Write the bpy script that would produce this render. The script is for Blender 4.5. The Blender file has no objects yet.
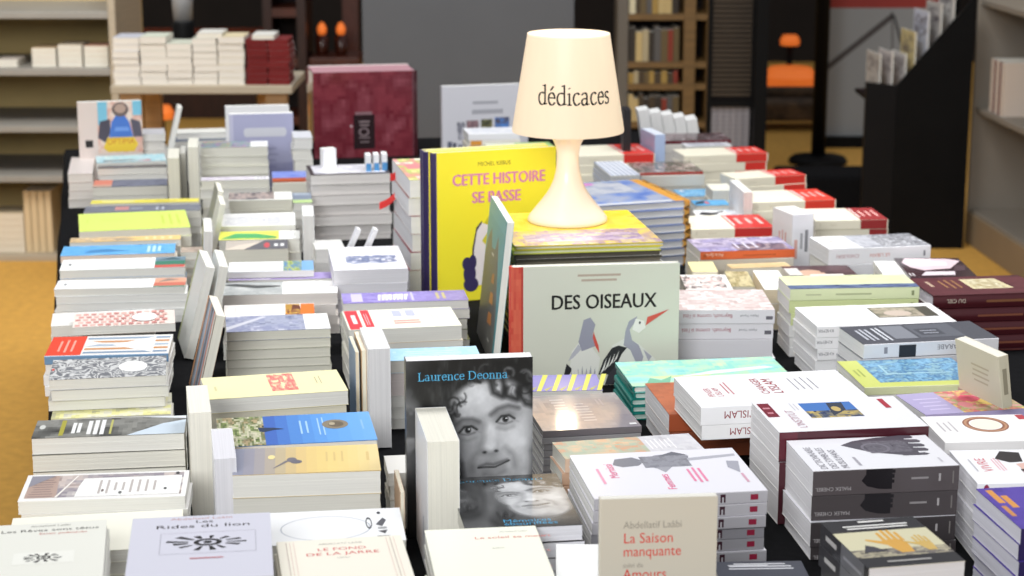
import bpy, math, random
import numpy as np
from mathutils import Matrix, Vector

# ------------------------------------------------------------------ camera, world, lights, exposure
TZ = 0.75                      # table top height
CH = 0.99                      # camera height above the table top
FPX, PITCH = 1960.0, math.radians(13.2)
scene = bpy.context.scene
COL = scene.collection
cam_d = bpy.data.cameras.new('camera'); cam = bpy.data.objects.new('camera', cam_d); COL.objects.link(cam)
cam.location = (0, 0, TZ + CH); cam.rotation_euler = (math.pi/2 - PITCH, 0, 0)
cam_d.sensor_width = 36; cam_d.lens = FPX/1024*36; cam_d.clip_end = 60; cam_d.clip_start = .05
cam_d.dof.use_dof = True; cam_d.dof.focus_distance = 3.05; cam_d.dof.aperture_fstop = 6.5
scene.camera = cam
scene.view_settings.view_transform = 'Standard'; scene.view_settings.look = 'None'
scene.view_settings.gamma = 1; scene.view_settings.use_curve_mapping = False
scene.view_settings.exposure = 0.1
scene.cycles.use_denoising = True
scene.cycles.max_bounces = 6
w_ = bpy.data.worlds.new('hall_air'); scene.world = w_; w_.use_nodes = True
w_.node_tree.nodes['Background'].inputs[0].default_value = (.93, .95, 1, 1)
w_.node_tree.nodes['Background'].inputs[1].default_value = .34

def area(name, loc, target, size, power, col, spread=180):
    l = bpy.data.lights.new(name, 'AREA'); l.shape = 'RECTANGLE'; l.size, l.size_y = size; l.energy = power; l.color = col
    l.spread = math.radians(spread)
    o = bpy.data.objects.new(name, l); COL.objects.link(o); o.location = loc
    o.rotation_euler = (Vector(target) - Vector(loc)).to_track_quat('-Z', 'Y').to_euler()
    return o
area('offscreen_light', (-1.2, -1.9, 3.1), (.1, 3.2, .75), (2.8, 1.6), 120, (.965, .985, 1), 140)  # added soft frontal fill behind the camera, not a lamp of the hall
area('offscreen_light', (-1.2, 1.6, 4.3), (0, 3.4, .8), (1.6, 1.6), 11, (.98, .99, 1), 120)
area('offscreen_light', (1.2, 4.4, 4.4), (.2, 4.2, .8), (1.4, 1.8), 28, (.98, .99, 1), 75)
area('offscreen_light', (-.8, 4.3, 4.4), (-.2, 4.8, .8), (1.4, 1.8), 26, (.98, .99, 1), 120)

# ------------------------------------------------------------------ helpers
def lin(h, k=1.0):
    if not isinstance(h, str): return tuple(h)[:3] + (1,)
    h = h.lstrip('#'); o = []
    if len(h) == 3: h = ''.join(c*2 for c in h)
    for i in (0, 2, 4):
        c = int(h[i:i+2], 16)/255
        o.append((c/12.92 if c <= .04045 else ((c+.055)/1.055)**2.4)*k)
    return (*o, 1)
def unp(px, py, z):
    """table-relative height z: where the sight line through a pixel crosses that height"""
    x, y = (px-512)/FPX, (288-py)/FPX
    d = (x, math.cos(PITCH)+y*math.sin(PITCH), -math.sin(PITCH)+y*math.cos(PITCH))
    s = (z-CH)/d[2]
    return Vector((d[0]*s, d[1]*s))
def upl(px, py, Y):
    """where the sight line crosses the upright plane at distance Y: (X, Z above the table)"""
    x, y = (px-512)/FPX, (288-py)/FPX
    d = (x, math.cos(PITCH)+y*math.sin(PITCH), -math.sin(PITCH)+y*math.cos(PITCH))
    s = Y/d[1]
    return d[0]*s, CH+d[2]*s

MATS = {}
def nt(name):
    m = bpy.data.materials.new(name); m.use_nodes = True
    return m, m.node_tree.nodes, m.node_tree.links, m.node_tree.nodes['Principled BSDF']
def print_mat(rough, coat=0.0):
    """printed paper: the ink colours are in the mesh, the paper grain is a noise"""
    k = ('print', rough, coat)
    if k in MATS: return MATS[k]
    m, N, L, b = nt('printed_paper')
    a = N.new('ShaderNodeAttribute'); a.attribute_name = 'Col'
    L.new(a.outputs['Color'], b.inputs['Base Color'])
    n = N.new('ShaderNodeTexNoise'); n.inputs['Scale'].default_value = 160; n.inputs['Detail'].default_value = 3
    tc = N.new('ShaderNodeTexCoord'); L.new(tc.outputs['Object'], n.inputs['Vector'])
    mr = N.new('ShaderNodeMapRange'); mr.inputs['To Min'].default_value = rough*.85; mr.inputs['To Max'].default_value = min(1, rough*1.15)
    L.new(n.outputs['Fac'], mr.inputs['Value']); L.new(mr.outputs['Result'], b.inputs['Roughness'])
    b.inputs['Specular IOR Level'].default_value = .5 if rough < .5 else .3
    b.inputs['Coat Weight'].default_value = coat; b.inputs['Coat Roughness'].default_value = .08
    MATS[k] = m; return m
def page_mat():
    if 'page' in MATS: return MATS['page']
    m, N, L, b = nt('page_edges')
    a = N.new('ShaderNodeAttribute'); a.attribute_name = 'Col'
    tc = N.new('ShaderNodeTexCoord'); mp = N.new('ShaderNodeMapping'); mp.inputs['Scale'].default_value = (6, 6, 900)
    n = N.new('ShaderNodeTexNoise'); n.inputs['Scale'].default_value = 1.0; n.inputs['Detail'].default_value = 2
    L.new(tc.outputs['Object'], mp.inputs['Vector']); L.new(mp.outputs['Vector'], n.inputs['Vector'])
    mr = N.new('ShaderNodeMapRange'); mr.inputs['From Min'].default_value = .3; mr.inputs['From Max'].default_value = .7
    mr.inputs['To Min'].default_value = .9; mr.inputs['To Max'].default_value = 1.0
    L.new(n.outputs['Fac'], mr.inputs['Value'])
    mx = N.new('ShaderNodeMix'); mx.data_type = 'RGBA'; mx.blend_type = 'MULTIPLY'; mx.inputs['Factor'].default_value = 1
    L.new(a.outputs['Color'], mx.inputs['A']); L.new(mr.outputs['Result'], mx.inputs['B'])
    L.new(mx.outputs['Result'], b.inputs['Base Color']); b.inputs['Roughness'].default_value = .85
    b.inputs['Specular IOR Level'].default_value = .15
    MATS['page'] = m; return m
def plain(name, col, rough=.5, metal=0, var=.06, scale=8, emit=None, es=0, stretch=(1, 1, 1)):
    if name in MATS: return MATS[name]
    m, N, L, b = nt(name); c = lin(col)
    tc = N.new('ShaderNodeTexCoord'); mp = N.new('ShaderNodeMapping'); mp.inputs['Scale'].default_value = stretch
    n = N.new('ShaderNodeTexNoise'); n.inputs['Scale'].default_value = scale; n.inputs['Detail'].default_value = 4
    L.new(tc.outputs['Object'], mp.inputs['Vector']); L.new(mp.outputs['Vector'], n.inputs['Vector'])
    r = N.new('ShaderNodeValToRGB'); e = r.color_ramp.elements
    e[0].position, e[1].position = .3, .7
    e[0].color = tuple(max(0, v*(1-var)) for v in c[:3]) + (1,); e[1].color = tuple(min(1, v*(1+var)) for v in c[:3]) + (1,)
    L.new(n.outputs['Fac'], r.inputs['Fac']); L.new(r.outputs['Color'], b.inputs['Base Color'])
    b.inputs['Roughness'].default_value = rough; b.inputs['Metallic'].default_value = metal
    if name.startswith('black'): b.inputs['Specular IOR Level'].default_value = .12
    if emit:
        b.inputs['Emission Color'].default_value = lin(emit); b.inputs['Emission Strength'].default_value = es
    MATS[name] = m; return m

class G:
    """collects faces with a colour each and becomes ONE mesh"""
    def __init__(s): s.v, s.f, s.c = [], [], []
    def face(s, pts, col):
        i = len(s.v); s.v += [tuple(p) for p in pts]; s.f.append(tuple(range(i, i+len(pts)))); s.c.append(col)
    def mesh(s, name, mat, weld=False):
        me = bpy.data.meshes.new(name); me.from_pydata(s.v, [], s.f)
        a = me.color_attributes.new('Col', 'FLOAT_COLOR', 'CORNER')
        cols = []
        for f, c in zip(s.f, s.c): cols += list(c)*len(f)
        a.data.foreach_set('color', cols)
        me.materials.append(mat); me.update(); return me
    def box(s, lo, hi, col):
        (a, b, c), (d, e, f) = lo, hi
        i = len(s.v); s.v += [(a,b,c),(d,b,c),(d,e,c),(a,e,c),(a,b,f),(d,b,f),(d,e,f),(a,e,f)]
        for q in ((0,3,2,1),(4,5,6,7),(0,1,5,4),(1,2,6,5),(2,3,7,6),(3,0,4,7)):
            s.f.append(tuple(i+k for k in q)); s.c.append(col)
    def rings(s, rings, col, caps=True, closed=True):
        i0 = len(s.v); n = len(rings[0])
        for r in rings: s.v += [tuple(p) for p in r]
        for k in range(len(rings)-1):
            for j in range(n if closed else n-1):
                a, b = i0+k*n+j, i0+k*n+(j+1) % n
                s.f.append((a, b, b+n, a+n)); s.c.append(col if not callable(col) else col(k, j))
        if caps:
            s.f.append(tuple(i0+j for j in reversed(range(n)))); s.c.append(col if not callable(col) else col(0, 0))
            s.f.append(tuple(i0+(len(rings)-1)*n+j for j in range(n))); s.c.append(col if not callable(col) else col(len(rings)-2, 0))
def link(name, me, parent=None, loc=None, mat=None):
    o = bpy.data.objects.new(name, me); COL.objects.link(o)
    if parent is not None: o.parent = parent
    if loc is not None: o.location = loc
    return o
def tag(o, label, cat, group=None, kind=None):
    if label: o['label'] = label
    if cat: o['category'] = cat
    if group: o['group'] = group
    if kind: o['kind'] = kind
    return o
def thing(name, label, cat, loc=(0, 0, 0), rz=0, group=None):
    o = bpy.data.objects.new(name, None); COL.objects.link(o); o.empty_display_size = .05
    o.location = loc; o.rotation_euler = (0, 0, rz)
    return tag(o, label, cat, group)

# text -> triangles, cached
TXT = {}
def text_faces(s):
    if s in TXT: return TXT[s]
    cu = bpy.data.curves.new('lettering', 'FONT'); cu.body = s; cu.resolution_u = 3; cu.align_x = 'LEFT'
    o = bpy.data.objects.new('lettering', cu); COL.objects.link(o)
    bpy.context.view_layer.update()
    dg = bpy.context.evaluated_depsgraph_get(); ev = o.evaluated_get(dg); me = ev.to_mesh()
    v = [(p.co.x, p.co.y) for p in me.vertices]; f = [tuple(p.vertices) for p in me.polygons]
    ev.to_mesh_clear(); bpy.data.objects.remove(o); bpy.data.curves.remove(cu)
    w = max((p[0] for p in v), default=0)
    TXT[s] = (v, f, w); return TXT[s]

# broad-nib lettering: strokes (polylines in em units) swept by a slanted pen, for the serif titles
def arc(cx, cy, rx, ry, a0, a1, n=12):
    return [(cx+rx*math.cos(math.radians(a0+(a1-a0)*i/n)), cy+ry*math.sin(math.radians(a0+(a1-a0)*i/n))) for i in range(n+1)]
NIB = {
 'd': (.56, [arc(.26,.24,.2,.24,60,300), [(.43,.02),(.43,.78),(.33,.74)], [(.43,.02),(.52,.05)], [(.26,.48),(.36,.45)], [(.26,.0),(.36,.03),(.43,.1)]]),
 'e': (.48, [[(.07,.28),(.4,.28)], arc(.24,.26,.17,.22,0,180), arc(.25,.24,.18,.24,180,325)]),
 'i': (.28, [[(.06,.43),(.13,.46),(.13,.02)], [(.05,.01),(.22,.01)], [(.12,.65),(.14,.67)]]),
 'c': (.44, [arc(.24,.24,.18,.24,50,320)]),
 'a': (.5, [arc(.2,.33,.14,.15,150,0), [(.34,.33),(.34,.06),(.37,.01),(.45,.03)], arc(.2,.13,.14,.13,60,290), [(.24,.01),(.34,.1)], [(.26,.26),(.34,.28)]]),
 's': (.4, [arc(.19,.36,.12,.11,30,270,10)+arc(.19,.12,.13,.12,90,-150,10)]),
 'L': (.56, [[(.12,.0),(.12,.68)], [(.03,.68),(.22,.68)], [(.03,.0),(.46,.0),(.5,.14)]]),
 'u': (.54, [[(.04,.46),(.12,.46),(.12,.12)], arc(.26,.14,.14,.14,180,300), [(.33,.02),(.42,.12)], [(.34,.46),(.42,.46),(.42,.02),(.5,.02)]]),
 'r': (.38, [[(.04,.46),(.12,.46),(.12,.0)], [(.04,.0),(.22,.0)], [(.12,.34),(.2,.44),(.32,.44)]]),
 'n': (.56, [[(.04,.46),(.12,.46),(.12,.0)], [(.04,.0),(.2,.0)], [(.12,.34)]+arc(.27,.32,.14,.14,140,0), [(.41,.32),(.41,.0)], [(.33,.0),(.49,.0)]]),
 'D': (.74, [[(.12,.0),(.12,.68)], [(.03,.68),(.3,.68)], [(.03,.0),(.3,.0)], arc(.3,.34,.33,.34,90,-90)]),
 'o': (.54, [arc(.26,.24,.2,.24,0,360,18)]),
 ' ': (.28, []),
}
NIB['é'] = (.48, NIB['e'][1] + [[(.2,.58),(.32,.72)]])
def nib_faces(s, pen=.085, thin=.028, ang=12):
    k = ('nib', s, pen)
    if k in TXT: return TXT[k]
    ca, sa = math.cos(math.radians(ang)), math.sin(math.radians(ang))
    corners = [(pen/2*ca-q*thin/2*sa, pen/2*sa+q*thin/2*ca) for q in (-1, 1)] + [(-pen/2*ca-q*thin/2*sa, -pen/2*sa+q*thin/2*ca) for q in (1, -1)]
    V, F, x = [], [], 0
    for ch in s:
        adv, strokes = NIB[ch]
        for st in strokes:
            for (a, b) in zip(st, st[1:]):
                pts = [(x+a[0]+c[0], a[1]+c[1]) for c in corners] + [(x+b[0]+c[0], b[1]+c[1]) for c in corners]
                P = sorted(set(pts)); lo = []
                for p in P:
                    while len(lo) > 1 and (lo[-1][0]-lo[-2][0])*(p[1]-lo[-2][1])-(lo[-1][1]-lo[-2][1])*(p[0]-lo[-2][0]) <= 0: lo.pop()
                    lo.append(p)
                up = []
                for p in reversed(P):
                    while len(up) > 1 and (up[-1][0]-up[-2][0])*(p[1]-up[-2][1])-(up[-1][1]-up[-2][1])*(p[0]-up[-2][0]) <= 0: up.pop()
                    up.append(p)
                h = lo[:-1]+up[:-1]
                i = len(V); V += h; F.append(tuple(range(i, i+len(h))))
        x += adv
    TXT[k] = (V, F, x); return TXT[k]

# value noise for printed pictures
def vnoise(nx, ny, sx, sy, seed):
    r = np.random.RandomState(seed); out = np.zeros((ny, nx)); amp = 1; tot = 0
    for o in range(3):
        gx, gy = max(2, int(sx*2**o)+2), max(2, int(sy*2**o)+2)
        g = r.rand(gy, gx)
        X = np.linspace(0, gx-1.001, nx); Y = np.linspace(0, gy-1.001, ny)
        xi, yi = X.astype(int), Y.astype(int); xf, yf = X-xi, Y-yi
        xf = xf*xf*(3-2*xf); yf = (yf*yf*(3-2*yf))[:, None]
        a = g[yi][:, xi]*(1-xf)+g[yi][:, xi+1]*xf; b = g[yi+1][:, xi]*(1-xf)+g[yi+1][:, xi+1]*xf
        out += amp*(a*(1-yf)+b*yf); tot += amp; amp *= .55
    out /= tot
    return (out-out.min())/(out.max()-out.min()+1e-9)

# ---- printed art.  Every element is placed in the (u, v) square of a face, v away from the viewer (or up)
def R(u0, v0, u1, v1, c): return ('p', [(u0, v0), (u1, v0), (u1, v1), (u0, v1)], c)
def P(pts, c): return ('p', pts, c)
def E(u, v, ru, rv, c, n=22): return ('p', [(u+ru*math.cos(2*math.pi*i/n), v+rv*math.sin(2*math.pi*i/n)) for i in range(n)], c)
def T(s, u, v, h, c, rot=0, sx=1.0, al='L'): return ('t', s, u, v, h, c, rot, sx, al)
def NB(s, u, v, h, c, pen=.085, thin=.028, sx=1.0): return ('nb', s, u, v, h, c, pen, thin, sx)
def N(u0, v0, u1, v1, pal, sx=4, sy=3, seed=1, nx=28, ny=12): return ('n', u0, v0, u1, v1, pal, sx, sy, seed, nx, ny)
def IMG(fn, u0=0, v0=0, u1=1, v1=1): return ('i', fn, u0, v0, u1, v1)
def RING(u, v, ru, rv, th, c, n=28): return ('ring', u, v, ru, rv, th, c, n)
def LN(u0, v0, u1, v1, k, c, seed=0, f=.5, vert=True):
    """k lines of unreadably small print"""
    r = random.Random(seed); out = []
    for i in range(k):
        s = (i+.25)/k; e = (i+.25+f)/k; a = r.uniform(.55, 1)
        if vert: out.append(R(u0+(u1-u0)*s, v0+(v1-v0)*(1-a)/2, u0+(u1-u0)*e, v1-(v1-v0)*(1-a)/2, c))
        else: out.append(R(u0+(u1-u0)*(1-a)/2, v0+(v1-v0)*s, u1-(u1-u0)*(1-a)/2, v0+(v1-v0)*e, c))
    return out
def flat(lst):
    o = []
    for x in lst: o += flat(x) if isinstance(x, list) else [x]
    return o
def paint(g, art, O, U, V, Nn):
    """lay art on the face with corner O and edge vectors U, V (metres), normal Nn"""
    lu, lv = U.length, V.length; eu, ev = U/lu, V/lv
    lift = .00014
    for a in flat(art):
        off = O + Nn*lift
        if a[0] == 'p':
            g.face([off+U*p[0]+V*p[1] for p in a[1]], lin(a[2]))
        elif a[0] == 'ring':
            _, u, v, ru, rv, th, c, n = a
            for i in range(n):
                q = []
                for j, k in ((i, 1), (i+1, 1), (i+1, 1-th), (i, 1-th)):
                    t = 2*math.pi*j/n; q.append(off+U*(u+ru*k*math.cos(t))+V*(v+rv*k*math.sin(t)))
                g.face(q, lin(c))
        elif a[0] in ('t', 'nb'):
            if a[0] == 't': _, s, u, v, h, c, rot, sx, al = a; vs, fs, w = text_faces(s)
            else: _, s, u, v, h, c, pen, thin, sx = a; rot, al = 0, 'L'; vs, fs, w = nib_faces(s, pen, thin)
            x0 = {'L': 0, 'C': -w/2, 'R': -w}[al]
            cr, sr = math.cos(math.radians(rot)), math.sin(math.radians(rot)); k = lin(c)
            o2 = off+U*u+V*v
            pt = [o2+eu*(((x+x0)*sx*h)*cr-(y*h)*sr)+ev*(((x+x0)*sx*h)*sr+(y*h)*cr) for x, y in vs]
            i0 = len(g.v); g.v += [tuple(p) for p in pt]
            for f in fs: g.f.append(tuple(i0+i for i in f)); g.c.append(k)
        elif a[0] == 'n':
            _, u0, v0, u1, v1, pal, sx, sy, seed, nx, ny = a
            z = vnoise(nx, ny, sx, sy, seed); pc = [lin(c) for c in pal]
            i0 = len(g.v)
            for j in range(ny+1):
                for i in range(nx+1): g.v.append(tuple(off+U*(u0+(u1-u0)*i/nx)+V*(v0+(v1-v0)*j/ny)))
            for j in range(ny):
                for i in range(nx):
                    t = z[j, i]*(len(pc)-1)*.999; q = int(t); t -= q
                    b = i0+j*(nx+1)+i; g.f.append((b, b+1, b+nx+2, b+nx+1))
                    g.c.append(tuple(pc[q][m]*(1-t)+pc[q+1][m]*t for m in range(4)))
        elif a[0] == 'i':
            _, fn, u0, v0, u1, v1 = a
            im = fn(); ny, nx = im.shape[:2]; i0 = len(g.v)
            for j in range(ny+1):
                for i in range(nx+1): g.v.append(tuple(off+U*(u0+(u1-u0)*i/nx)+V*(v0+(v1-v0)*j/ny)))
            for j in range(ny):
                for i in range(nx):
                    b = i0+j*(nx+1)+i; g.f.append((b, b+1, b+nx+2, b+nx+1)); g.c.append((*im[j, i], 1))
        lift += .00003

# ------------------------------------------------------------------ books
class Book:
    def __init__(s, t, col, label, art=(), sa=(), spine=None, kind='paperback', page='#d9d7cd', hard=False, gl=.38, coat=0, sp=None, cn=None, bulge=None):
        s.bulge = bulge
        a_, b_ = lin(page), lin('#f1efea'); page = tuple(a_[i]*.6+b_[i]*.4 for i in range(3)) if a_[1] > .3 else a_[:3]
        s.t, s.col, s.label, s.art, s.sa, s.spine = t, col, label, list(art), list(sa), spine or col
        s.kind, s.page, s.hard, s.gl, s.coat, s.sp, s.cn = kind, page, hard, gl, coat, sp, cn
        s.cache = {}
def book_meshes(b, w, d, t, sp):
    k = (round(w, 4), round(d, 4), round(t, 4), sp)
    if k in b.cache: return b.cache[k]
    L, W = (w, d) if sp in 'FB' else (d, w)
    c = .0022 if b.hard else .0006
    ins = .003 if b.hard else .0004
    rot = {'F': lambda x, y: (x, y), 'B': lambda x, y: (-x, -y), 'R': lambda x, y: (-y, x), 'L': lambda x, y: (y, -x)}[sp]
    r = min(.0035 if b.hard else .0012, t*.3)
    bulge = b.bulge if b.bulge else .003 if b.hard and t > .012 else 0
    prof = [((W/2, t), (W/2, t-c)), ((-W/2+r+.004, t), (-W/2+r+.004, t-c)), ((-W/2+r, t), (-W/2+r+c, t-c))]
    ns = 6
    for i in range(1, 4):
        a = math.pi/2*i/3
        prof.append(((-W/2+r-r*math.sin(a), t-r+r*math.cos(a)), (-W/2+max(c, r), t-max(c, r))))
    if bulge:
        for i in range(1, ns):
            z = t-r-(t-2*r)*i/ns
            prof.append(((-W/2-bulge*math.sin(math.pi*i/ns), z), (-W/2+c, min(max(z, c), t-c))))
    for i in range(0, 3):
        a = math.pi/2*i/3
        prof.append(((-W/2+r-r*math.cos(a), r-r*math.sin(a)), (-W/2+max(c, r), max(c, r))))
    prof += [((-W/2+r, 0), (-W/2+r+c, c)), ((-W/2+r+.004, 0), (-W/2+r+.004, c)), ((W/2, 0), (W/2, c))]
    g = G(); cc, sc, inn = lin(b.col), lin(b.spine), lin('#e4e2dc')
    n = len(prof)
    def pt(x, yz): X, Y = rot(x, yz[0]); return (X, Y, yz[1])
    i0 = 0
    for x in (-L/2, L/2):
        for o, i in prof: g.v.append(pt(x, o)); g.v.append(pt(x, i))
    A, Bq = lambda i: 2*i, lambda i: 2*n+2*i
    for i in range(n-1):
        edge = i < 2 or i > n-4
        col = cc if edge else sc
        g.f.append((A(i), A(i+1), Bq(i+1), Bq(i))); g.c.append(col)
        g.f.append((A(i)+1, Bq(i)+1, Bq(i+1)+1, A(i+1)+1)); g.c.append(inn)
        g.f.append((A(i), A(i)+1, A(i+1)+1, A(i+1))); g.c.append(col)
        g.f.append((Bq(i), Bq(i+1), Bq(i+1)+1, Bq(i)+1)); g.c.append(col)
    for i in (0, n-1): g.f.append((A(i), Bq(i), Bq(i)+1, A(i)+1) if i == 0 else (A(i), A(i)+1, Bq(i)+1, Bq(i))); g.c.append(cc)
    if b.art: paint(g, b.art, Vector((-w/2, -d/2, t)), Vector((w, 0, 0)), Vector((0, d, 0)), Vector((0, 0, 1)))
    if b.sa:
        ox, oy = rot(-L/2, -W/2-bulge); ux, uy = rot(L, 0); nx, ny = rot(0, -1)
        paint(g, b.sa, Vector((ox, oy, 0)), Vector((ux, uy, 0)), Vector((0, 0, t)), Vector((nx, ny, 0)))
    cover = g.mesh('cover', print_mat(b.gl, b.coat))
    g = G(); pc = lin(b.page); rr = random.Random(int(w*1e5)+int(t*1e6))
    ns = max(3, min(9, int(t/.003))); rings = []
    for q in range(ns):
        z0, z1 = c+(t-2*c)*q/ns, c+(t-2*c)*(q+1)/ns
        dy = rr.uniform(0, .0006); dx = rr.uniform(0, .0005)
        for z in (z0, z1):
            rings.append([(*rot(x, y), z) for x, y in ((-L/2+ins+dx, -W/2+max(c, r)*1.02), (L/2-ins-dx, -W/2+max(c, r)*1.02), (L/2-ins-dx, W/2-ins-dy), (-L/2+ins+dx, W/2-ins-dy))])
    g.rings(rings, pc)
    page = g.mesh('page_block', page_mat())
    b.cache[k] = (cover, page); return b.cache[k]
CAT = {'paperback': 'book', 'hardcover_book': 'book', 'picture_book': 'book', 'booklet': 'booklet', 'comic_album': 'book'}
def put_book(b, w, d, t, sp, mat, label, group=None):
    cv, pg = book_meshes(b, w, d, t, sp)
    kind = b.kind if b.kind != 'paperback' else 'thick_paperback' if t > .0235 else 'slim_paperback' if t < .0178 else 'paperback'
    o = thing(kind, label, CAT.get(b.kind, 'book'), group=group); o.matrix_world = mat
    link('cover', cv, o); link('page_block', pg, o)
    return o
ORD = 'first second third fourth fifth sixth seventh eighth ninth tenth eleventh twelfth thirteenth fourteenth fifteenth sixteenth seventeenth eighteenth'.split()
def prj(X, Y, z):
    a, b = Y, z-CH; zc = a*math.cos(PITCH)-b*math.sin(PITCH); yc = a*math.sin(PITCH)+b*math.cos(PITCH)
    return 512+FPX*X/zc, 288-FPX*yc/zc
def rect(c, z):
    """footprint from the corners (FL, FR, BL, BR) of a level cover: the rectangle that fits them best"""
    FL, FR, BL, BR = [None if q is None else unp(q[0], q[1], z) for q in c]
    if FL is not None and FR is not None: x = FR-FL; f0, f1 = FL, FR
    else: x = BR-BL; f0 = f1 = None
    x.normalize(); y = Vector((-x.y, x.x))
    if f0 is None:
        w = (BR-BL).dot(x); q = FL if FL is not None else FR
        dd = abs((BL-q).dot(y)) if q is not None else 0.0
        o = BL - y*dd
    else:
        w = (f1-f0).dot(x); ds = []
        if BL is not None: ds.append((BL-f0).dot(y))
        if BR is not None: ds.append((BR-f1).dot(y))
        dd = sum(ds)/len(ds) if ds else .1; o = f0
    if sum(q is not None for q in c) > 2:
        p = np.array([o.x, o.y, math.atan2(x.y, x.x), w, dd])
        def r(p):
            out = []; cx, sx = math.cos(p[2]), math.sin(p[2])
            for q, (a, b) in zip(c, ((0, 0), (1, 0), (0, 1), (1, 1))):
                if q is not None:
                    u = prj(p[0]+a*p[3]*cx-b*p[4]*sx, p[1]+a*p[3]*sx+b*p[4]*cx, z); out += [u[0]-q[0], (u[1]-q[1])*1.5]
            return np.array(out)
        for _i in range(12):
            f = r(p); J = np.array([(r(p+np.eye(5)[k]*1e-5)-f)/1e-5 for k in range(5)]).T
            p = p - np.linalg.lstsq(J, f, rcond=1e-9)[0]
        o = Vector((p[0], p[1])); x = Vector((math.cos(p[2]), math.sin(p[2]))); y = Vector((-x.y, x.x)); w, dd = float(p[3]), float(p[4])
    return o, x, y, w, dd
# ------------------------------------------------------------------ the stacks: name used in labels, cover corners in the photo
# (front-left, front-right, back-left, back-right), height of the topmost cover above the table, books from the top, spine side
ST = []
def D(short, c, z, books, sp='B', d=None, w=None, noun='paperback', z0=0.0, seed=0, rot=None):
    ST.append(dict(rot=rot, short=short, c=c, z=z, b=books, sp=sp, d=d, w=w, noun=noun, z0=z0, seed=seed))
B = Book
_ = None
K, W_, CR = '#2a2626', '#f2f1ef', '#f0ead2'
def ray_emblem(u, v, ru, rv, c='#1d1b1b', seed=3):
    r = random.Random(seed); o = []
    for i in range(13):
        a = 2*math.pi*i/13+r.uniform(-.1, .1); w = r.uniform(.07, .125); r0, r1 = .46, r.uniform(.74, 1)
        o.append(P([(u+ru*r0*math.cos(a-w*.7), v+rv*r0*math.sin(a-w*.7)), (u+ru*r1*math.cos(a-w), v+rv*r1*math.sin(a-w)),
                    (u+ru*r1*math.cos(a+w), v+rv*r1*math.sin(a+w)), (u+ru*r0*math.cos(a+w*.7), v+rv*r0*math.sin(a+w*.7))], c))
    o += [RING(u, v, ru*.33, rv*.38, .34, c), E(u, v, ru*.1, rv*.13, c)]
    return o

def marble(nx=110, ny=36):
    U, V = np.meshgrid(np.linspace(0, 1, nx), np.linspace(0, 1, ny)); n = vnoise(nx, ny, 5, 3, 21)
    s = .5+.5*np.sin(26*(V*.55+n*1.5)+9*U+3*np.sin(U*11)); s = np.clip((s-.35)*2.2, 0, 1)
    return np.stack([.17+.44*s, .175+.435*s, .19+.41*s], -1)
# ---- front row, covers turned to the reader
D('cream poems with small sun emblem', (_, _, (-6, 524), (108, 520)), .135, [
  B(.014, '#e3e2d8', 'cream poetry paperback with a small black sun emblem at the front corner', [
    T('Abdellatif Laâbi', .5, .93, .008, '#77736c', al='C'), T('Les Rêves sont têtus', .5, .845, .0125, '#3a3534', al='C', sx=1.15), T('Essais poétiques', .62, .785, .009, '#c2695f', al='C'),
    R(.22, .27, .74, .47, '#e9e8df'), ray_emblem(.48, .37, .19, .085)], kind='paperback')], sp='L', d=.2, rot=10)
D('lilac poems with large sun emblem', (_, _, (132, 516), (271, 513.5)), .148, [
  B(.016, '#cfced9', 'pale lilac poetry paperback with a large black sun emblem', [
    T('Abdellatif Laâbi', .5, .935, .010, '#b98a86', al='C', sx=1.25), T('Les', .52, .875, .014, '#2b2526', al='C', sx=1.2), T('Rides du lion', .51, .80, .0165, '#2b2526', al='C', sx=1.35),
    R(.215, .385, .89, .389, '#a5a3ad'), R(.215, .715, .89, .718, '#a5a3ad'), R(.215, .385, .219, .718, '#a5a3ad'), R(.886, .385, .89, .718, '#a5a3ad'),
    ray_emblem(.55, .55, .30, .14, seed=7), R(.43, .30, .66, .311, '#c0565a')])], sp='L', d=.22, rot=8)
D('cream paperback turned sideways', ((6, 553), (186, 550), (8, 517), (183, 508)), .085, [
  B(.017, '#efecdc', 'blank cream paperback lying sideways behind the two sun emblem books')])
D('cream novel with red capitals', (_, _, (275, 541.5), (402, 534)), .125, [
  B(.016, '#efe9da', 'cream paperback with thin red border and red capital title', [
    T('ABDELLATIF LAÂBI', .5, .9, .0065, '#8b8378', al='C'), T('LE FOND', .5, .795, .013, '#cf4a45', al='C', sx=1.15), T('DE LA JARRE', .5, .715, .013, '#cf4a45', al='C', sx=1.25), T('roman', .5, .655, .006, '#8b8378', al='C'),
    R(.07, 0, .076, .97, '#b9a79c'), R(.1, 0, .103, .97, '#cfa49a'), R(.13, 0, .133, .97, '#cfa49a'), R(.9, 0, .906, .97, '#b9a79c'), R(.93, 0, .933, .97, '#cfa49a'), R(.87, 0, .873, .97, '#cfa49a')])], sp='L', d=.2)
D('white book with oval line drawing', (_, (408, 540), (240, 513), (400, 507)), .1, [
  B(.02, '#ececec', 'white paperback with a thin oval line and ink bird drawing', [
    RING(.52, .45, .28, .36, .03, '#b4b7c0'), RING(.79, .55, .02, .18, .3, '#44444a', 12), P([(.83, .5), (.88, .7), (.9, .62), (.87, .44)], '#5a5a60'), P([(.84, .3), (.9, .33), (.88, .22)], '#44444a'),
    E(.86, .85, .012, .04, '#44444a', 8), R(.83, .1, .91, .16, '#44444a'), LN(.84, .36, .9, .42, 2, '#5a5a60', vert=False)])])
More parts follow.
